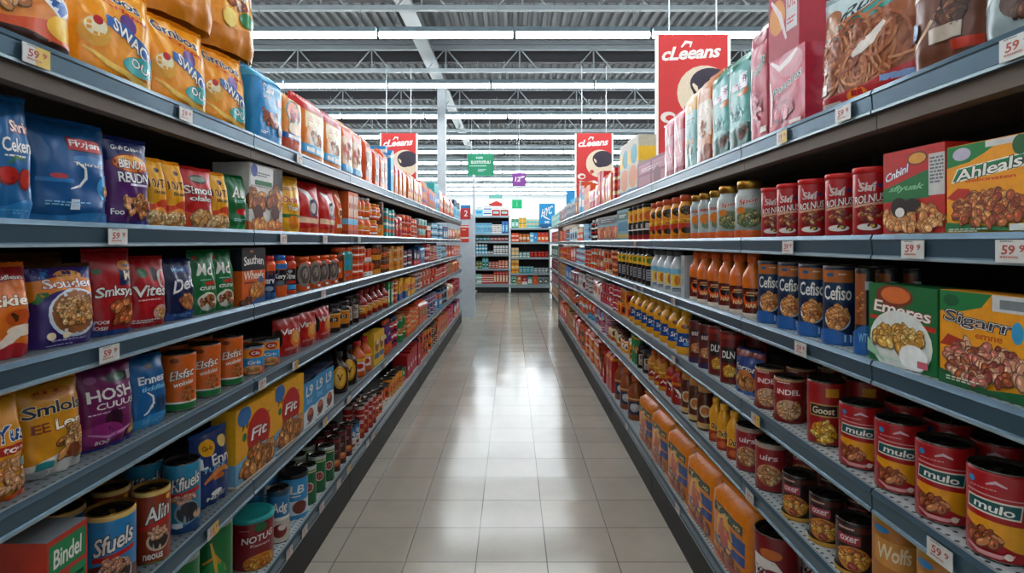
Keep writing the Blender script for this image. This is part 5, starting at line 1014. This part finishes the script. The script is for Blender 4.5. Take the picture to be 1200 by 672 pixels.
# white end panel with its red notices, and the rack past the cross aisle on the other side
def sign_board(name, w, h, art, base, loc, rz, label, cat='sign', wires=None, frame=None, dep=.012):
    d = dict(kind_name=name, base=base, art=art, seed=len(USED)+5, dep=dep, topc=base)
    xw = w/2
    def mp(x, y, off): return (x, -dep/2-off, y)
    v = [(-xw, dep/2, 0), (xw, dep/2, 0), (xw, dep/2, h), (-xw, dep/2, h), (-xw, -dep/2, 0), (xw, -dep/2, 0), (xw, -dep/2, h), (-xw, -dep/2, h)]
    o = wrapped(name, base, art, w, h, xw, [], [], mp, SIGNM, eps=2e-4, seed=d['seed'], extra=(v, [(1, 0, 3, 2), (0, 4, 7, 3), (5, 1, 2, 6), (3, 7, 6, 2), (0, 1, 5, 4)], [base]*5))
    for p in o.data.polygons: p.use_smooth = False
    o.location = loc; o.rotation_euler = (0, 0, rz); tag(o, label, cat)
    if wires:
        m = MB()
        for wx in wires[0]: m.bar((wx, 0, h), (wx, 0, h+wires[1]), .006)
        m.build('hanging_rod', WPAINT, o)
    if frame:
        for e in (-1, 1):
            m = MB(); m.box(e*xw-.012, e*xw+.012, -dep/2-.006, dep/2+.006, 0, h); m.build('edge_strip', cap_mat(frame), o)
    return o
m = MB(); m.box(-1.5, -.775, 11.82, 11.9, 0, 2.0); m.box(-.79, -.74, 11.8, 11.92, 0, 2.85)
e = m.build('end_panel', solid('white end panel', 'C6CED4', .5)); tag(e, 'white end panel of the rack beyond the cross aisle, carrying two red notices', 'panel')
sign_board('notice', .2, .28, [B(.78, 1, '2A8AC0'), T('2', .02, .42, .36, .44, 'wh', .1)], 'C8383C', (-.93, 11.8125, 1.96), 0, 'red notice with white figure and blue cap, upper one on white end panel', 'notice')
sign_board('notice', .17, .34, [B(.86, .95, 'E8D8D0'), Li(0, .7, .6, 1, 'wh', .05), B(.2, .3, 'F0E0D8')], 'D8402A', (-.95, 11.8125, 1.5), 0, 'orange-red notice with pale strips, lower one on white end panel', 'notice')
def side_unit(x, y0, y1, shelves, face, label, grp):
    """a run of shelving seen nearly edge on; FACE -1: its goods face the aisle on its -x side"""
    root = empty('shelving_unit', (x, (y0+y1)/2, 0)); tag(root, label, 'shelving', grp); oy = root.location.y; f = face
    def bx(a, b): return (min(f*a, f*b), max(f*a, f*b))
    a, b = bx(-.46, -.44); m = MB(); m.box(a, b, y0-oy, y1-oy, .02, shelves[0]+.3); m.build('back_panel', WPAINT, root)
    a, b = bx(-.43, -.05); m = MB(); m.box(a, b, y0-oy, y1-oy, 0, .1); m.build('kick_plate', BLACKK, root)
    a, b = bx(-.43, 0); m = MB(); m.box(a, b, y0-oy-.02, y0-oy, 0, shelves[0]+.3); m.build('side_panel', solid('beige side panel', 'A89C90', .5), root)
    for z in shelves:
        a, b = bx(-.43, -.01); m = MB(); m.box(a, b, y0-oy, y1-oy, z-.03, z); s = m.build('shelf', WPAINT, root)
        a, b = bx(-.009, .004); m = MB(); m.box(a, b, y0-oy, y1-oy, z-.05, z+.003); m.build('price_rail', EDGE, s)
    return root
side_unit(1.06, 13.2, 16.4, [1.9, 1.5, 1.15, .8, .45, .15], -1, 'pale side rack past the cross aisle, by the far end of pink-bag rack', 'racks past the cross aisle')
side_unit(-.98, 13.2, 16.6, [1.9, 1.5, 1.15, .8, .45, .15], 1, 'pale side rack past the cross aisle, behind the white end panel', 'racks past the cross aisle')
for s, x, nm in ((1, 1.06, 'beyond pink-bag rack'), (-1, -.98, 'behind white end panel')):
    for k, (z, sp, h) in enumerate(((1.9, 'box lt wh tl stripes', .3), (1.5, 'box rd wh gy stripes', .26), (1.15, 'box dg lt wh panel', .25), (.8, 'box dr or wh stripes', .26), (.45, 'box mg wh rd panel', .25), (.15, 'box od tn cr foot', .26))):
        key = gen(':'.join(sp.split())); d = DS[key]; n = 7
        for i in range(n):
            y = 13.45 + i*.43
            put(key, (.37, h), (x + s*(.02 + d['dep']/2 + .01), y, z+.0008), -PI/2*s, f"{d['look']}, {ORD[i]} of {n} going back, {nm}", f"{d['look']}, {nm}")
#--PART4--
# ------------------------------------------------------------------ signs
def cleeans(): return [T('cLeeans', -.02, .86, .82, .105, 'F4ECE4', .28, None, 0, .015, .03), Sw([(-.16,.9),(-.1,.94),(-.02,.935),(-.04,.9)], .025, 'F4ECE4'),
    E(.16, .55, .38, .38, 'EAD2B4'), E(.24, .62, .28, .22, '3A2C3E'), E(.16, .585, .17, .17, '33263A'), Sw([(.0,.62),(.04,.59),(.06,.56)], .03, 'EAD2B4'), E(-.06, .43, .06, .05, 'C8463C'), E(-.09, .4, .04, .03, 'D86A5A'),
    E(-.34, .36, .11, .08, 'F0E0D4'), E(-.32, .355, .06, .04, 'D03430'), Sw([(-.4,.29),(-.2,.26),(.0,.28),(.2,.24)], .04, 'F4ECE4')]
RD = 'CF3230'
sign_board('hanging_sign', .61, 1.1, cleeans(), RD, (1.53, 5.0, 2.16), 0, 'big red hanging sign with cream roundel above the pink-bag rack, nearer one', 'sign', ([-.2, .2], 1.1), 'F4ECE4')
sign_board('hanging_sign', .60, 1.1, cleeans(), RD, (1.34, 9.65, 2.18), 0, 'smaller red hanging sign with cream roundel at far end of pink-bag rack', 'sign', ([-.2, .2], 1.1), 'F4ECE4')
sign_board('hanging_sign', .59, 1.1, cleeans(), RD, (-1.85, 9.65, 2.18), 0, 'red hanging sign with cream roundel over far end of yellow-bag rack', 'sign', ([-.2, .2], 1.1), 'F4ECE4')
sign_board('hanging_sign', .62, 1.1, cleeans(), RD, (-1.895, 3.55, 2.5), 0, 'red hanging sign mostly hidden behind tall yellow bags', 'sign', ([-.2, .2], .9), 'F4ECE4')
sign_board('hanging_sign', .58, .5, [T('NAI', -.05, .8, .24, .1, 'D8EFE4'), T('SUOTOTUU', 0, .6, .74, .13, 'wh'), Li(0, .42, .84, 1, 'BFE0D0', .04), Li(.05, .26, .3, 2, 'BFE0D0', .035)], '128A66', (-.69, 13, 2.96), 0, 'green hanging sign with small white lettering over the aisle', 'sign', ([-.2, .2], 1.35))
sign_board('hanging_sign', .33, .32, [T('12', -.1, .52, .4, .34, 'wh', .1), Sw([(.08,.66),(.25,.68),(.4,.74)], .06, 'wh')], '8A4496', (.17, 14.2, 2.85), 0, 'small purple hanging sign with white figures over the aisle', 'sign', ([0], 1.45))
sign_board('hanging_sign', .29, .26, [R(-.02, .02, .2, .8, 'A8F0C8')], '12B87A', (.145, 17.2, 2.48), 0, 'small bright green hanging sign above the back shelving', 'sign', ([0], 1.8))
sign_board('poster', .46, .68, [T('HYC', 0, .66, .76, .34, 'wh', .35, None, 0, .1), Sw([(-.3,.5),(-.1,.4),(.2,.3)], .05, 'wh'), B(.0, .12, '1A6A9A'), T('se', 0, .2, .3, .1, 'wh')], '1E92C8', (1.03, 17.385, 1.955), 0, 'blue poster with white scrawl fixed on the back shelving unit', 'poster')
sign_board('poster', .33, .46, [Po([(-.1,.1),(.3,.3),(.2,.6),(-.2,.4)], '5AB4DC')], '1A88BC', (1.6, 15.6, 2.42), 0, 'plain blue hanging poster beyond far end of pink-bag rack', 'poster', wires=([0], 1.5))
sign_board('poster', .4, .36, [B(.66, 1, '7AC0B0'), W(.5, .12, 'F4F0EA', False, 1, 0), W(.32, .1, 'D83A36', False, 1, 1.2), B(0, .22, 'C83430')], 'F4F0EA', (-.5, 18.05, 2.6), 0, 'red and white wave poster above the back shelving', 'poster', wires=([0], 1.5))
# ------------------------------------------------------------------ room
def plane(name, q, m):
    o = mesh_obj(name, q, [(0, 1, 2, 3)], m); return struct(o)
WX, Y0, Y1, CH = 8.0, -5.5, 31.5, 4.95
fl = plane('floor', [(-WX, Y0, 0), (WX, Y0, 0), (WX, Y1, 0), (-WX, Y1, 0)], floor_material())
wallm = solid('white wall paint', 'E4ECEE', .6, 0, .04, 2)
plane('wall_back', [(-WX, Y1, 0), (WX, Y1, 0), (WX, Y1, CH), (-WX, Y1, CH)], wallm)
plane('wall_front', [(WX, Y0, 0), (-WX, Y0, 0), (-WX, Y0, CH), (WX, Y0, CH)], wallm)
plane('wall_left', [(-WX, Y0, 0), (-WX, Y1, 0), (-WX, Y1, CH), (-WX, Y0, CH)], wallm)
plane('wall_right', [(WX, Y1, 0), (WX, Y0, 0), (WX, Y0, CH), (WX, Y1, CH)], wallm)
deckm = solid('grey roof deck', '84898C', .5, .0, .1, 1.5)
v, f = [], []; pit = .16; x = -WX; prof = []
while x < WX: prof += [(x, CH), (x+.05, CH), (x+.07, CH-.05), (x+.13, CH-.05)]; x += .15
prof.append((WX, CH))
v = [(a, Y0, b) for a, b in prof] + [(a, Y1, b) for a, b in prof]; n = len(prof)
f = [(i+1, i, n+i, n+i+1) for i in range(n-1)]
struct(mesh_obj('ceiling', v, f, deckm))
STEEL = solid('pale grey steel', '9BA3A5', .45, .2, .08, 3)
DSTRIP = solid('dark steel', '3E3D40', .6, .2, .08, 3)
ZB, ZT = 4.4, 4.78
ty = [2.0 + 2.66*i for i in range(-2, 12)]
ty = [y for y in ty if y < Y1-.3]
for k, y in enumerate(ty):
    root = empty('roof_truss', (0, y, 0)); struct(root, f"pale steel lattice roof truss, {ORD[k]} going back", 'roof truss'); root['group'] = 'roof trusses'
    m = MB(); m.box(-WX, WX, -.035, .035, ZB-.03, ZB+.03); struct(m.build('bottom_chord', STEEL, root))
    m = MB(); m.box(-WX, WX, -.04, .04, ZT-.035, ZT+.04); m.box(-WX, WX, -.06, .06, ZT+.045, CH-.055); struct(m.build('top_chord', STEEL, root))
    m = MB(); x = -WX + .3; up = True
    while x < WX - .7:
        m.bar((x, 0, ZB), (x+.33, 0, ZT), .012); m.bar((x+.33, 0, ZT), (x+.33, 0, ZB), .014); m.bar((x+.33, 0, ZT), (x+.66, 0, ZB), .012); x += 1.25
    struct(m.build('web_lacing', STEEL, root))
    m = MB(); m.box(-WX, WX, .3, .42, ZT-.14, CH-.06); struct(m.build('dark_purlin', DSTRIP, root))  # dark strip across the roof, just behind the lacing
gx = -1.37
m = MB(); m.box(gx-.11, gx+.11, Y0, Y1, 4.52, 4.56); m.box(gx-.02, gx+.02, Y0, Y1, 4.56, CH-.06); struct(m.build('trim_1', STEEL), 'pale steel girder running down the aisle under the roof', 'girder')
m = MB(); m.box(gx-.08, gx+.08, 11.45, 11.61, 0, 4.52); struct(m.build('pillar', solid('pale pillar paint', 'C4CDD2', .5)), 'pale square pillar behind the far end of yellow-bag rack', 'pillar')
# fluorescent battens in rows across the shop
TUBE = emit('lit tube', 'F4FAFF', 30.0)
HOUS = solid('lamp housing', '8FA3AA', .5, .2)
lx, LZ = 1.62, 3.985
proto = None; cnt = 0
rows_y = [7.0 + 2.27*i for i in range(-4, 11)]  # first row is unseen, added behind the camera to light the near labels
jx = -1.92
for r, y in enumerate(rows_y):
    for c in range(-4, 5):
        x = jx + .78 + c*1.62 + ((r*37) % 5)*.12
        if abs(x) > WX - 1: continue
        if proto is None:
            root = empty('ceiling_light', (x, y, LZ)); proto = root
            m = MB(); m.extrude_y([(-.05, 0), (.05, 0), (.035, .06), (-.035, .06)], -.79, .79); h = m.build('housing', HOUS, root); h.rotation_euler = (0, 0, PI/2)
            m = MB(); m.bar((-.79, 0, -.03), (.79, 0, -.03), .034, 10); m.build('tube', TUBE, root)
            m = MB(); m.bar((-.6, 0, .06), (-.6, 0, .36), .005); m.bar((.6, 0, .06), (.6, 0, .36), .005); m.build('hanging_rod', STEEL, root)
            o = root
        else:
            o = copy_tree(proto); o.location = (x, y, LZ)
        tag(o, f"lit white fluorescent batten, {ORD[c+4]} across in light row {ORD[r]} going back", 'ceiling light', 'fluorescent battens')
# ------------------------------------------------------------------ world, camera, look
w = bpy.data.worlds.new('World'); SC.world = w; w.use_nodes = True
w.node_tree.nodes['Background'].inputs['Color'].default_value = (.6, .75, .85, 1); w.node_tree.nodes['Background'].inputs['Strength'].default_value = .05
cam = bpy.data.cameras.new('camera'); co = bpy.data.objects.new('camera', cam); COL.objects.link(co)
co.location = (0, 0, EYE); co.rotation_euler = (PI/2, 0, 0); cam.sensor_width = 36; cam.lens = 36*F/1200; cam.shift_y = -(336-VPY)/1200; cam.clip_start = .05; cam.clip_end = 100
SC.camera = co
SC.view_settings.view_transform = 'Standard'; SC.view_settings.look = 'None'; SC.view_settings.exposure = 0
SC.view_settings.use_curve_mapping = True
cm = SC.view_settings.curve_mapping; cu = cm.curves[3]; cu.points.new(.22, .19); cu.points.new(.6, .635); cm.update()
SC.cycles.use_denoising = True; SC.cycles.max_bounces = 7; SC.cycles.diffuse_bounces = 4; SC.cycles.glossy_bounces = 3; SC.cycles.sample_clamp_indirect = 6
bpy.context.view_layer.update()
print('THINGS', NTHING[0], 'OBJECTS', len(SC.objects), 'MESH FACES', sum(len(m.polygons) for m in bpy.data.meshes))
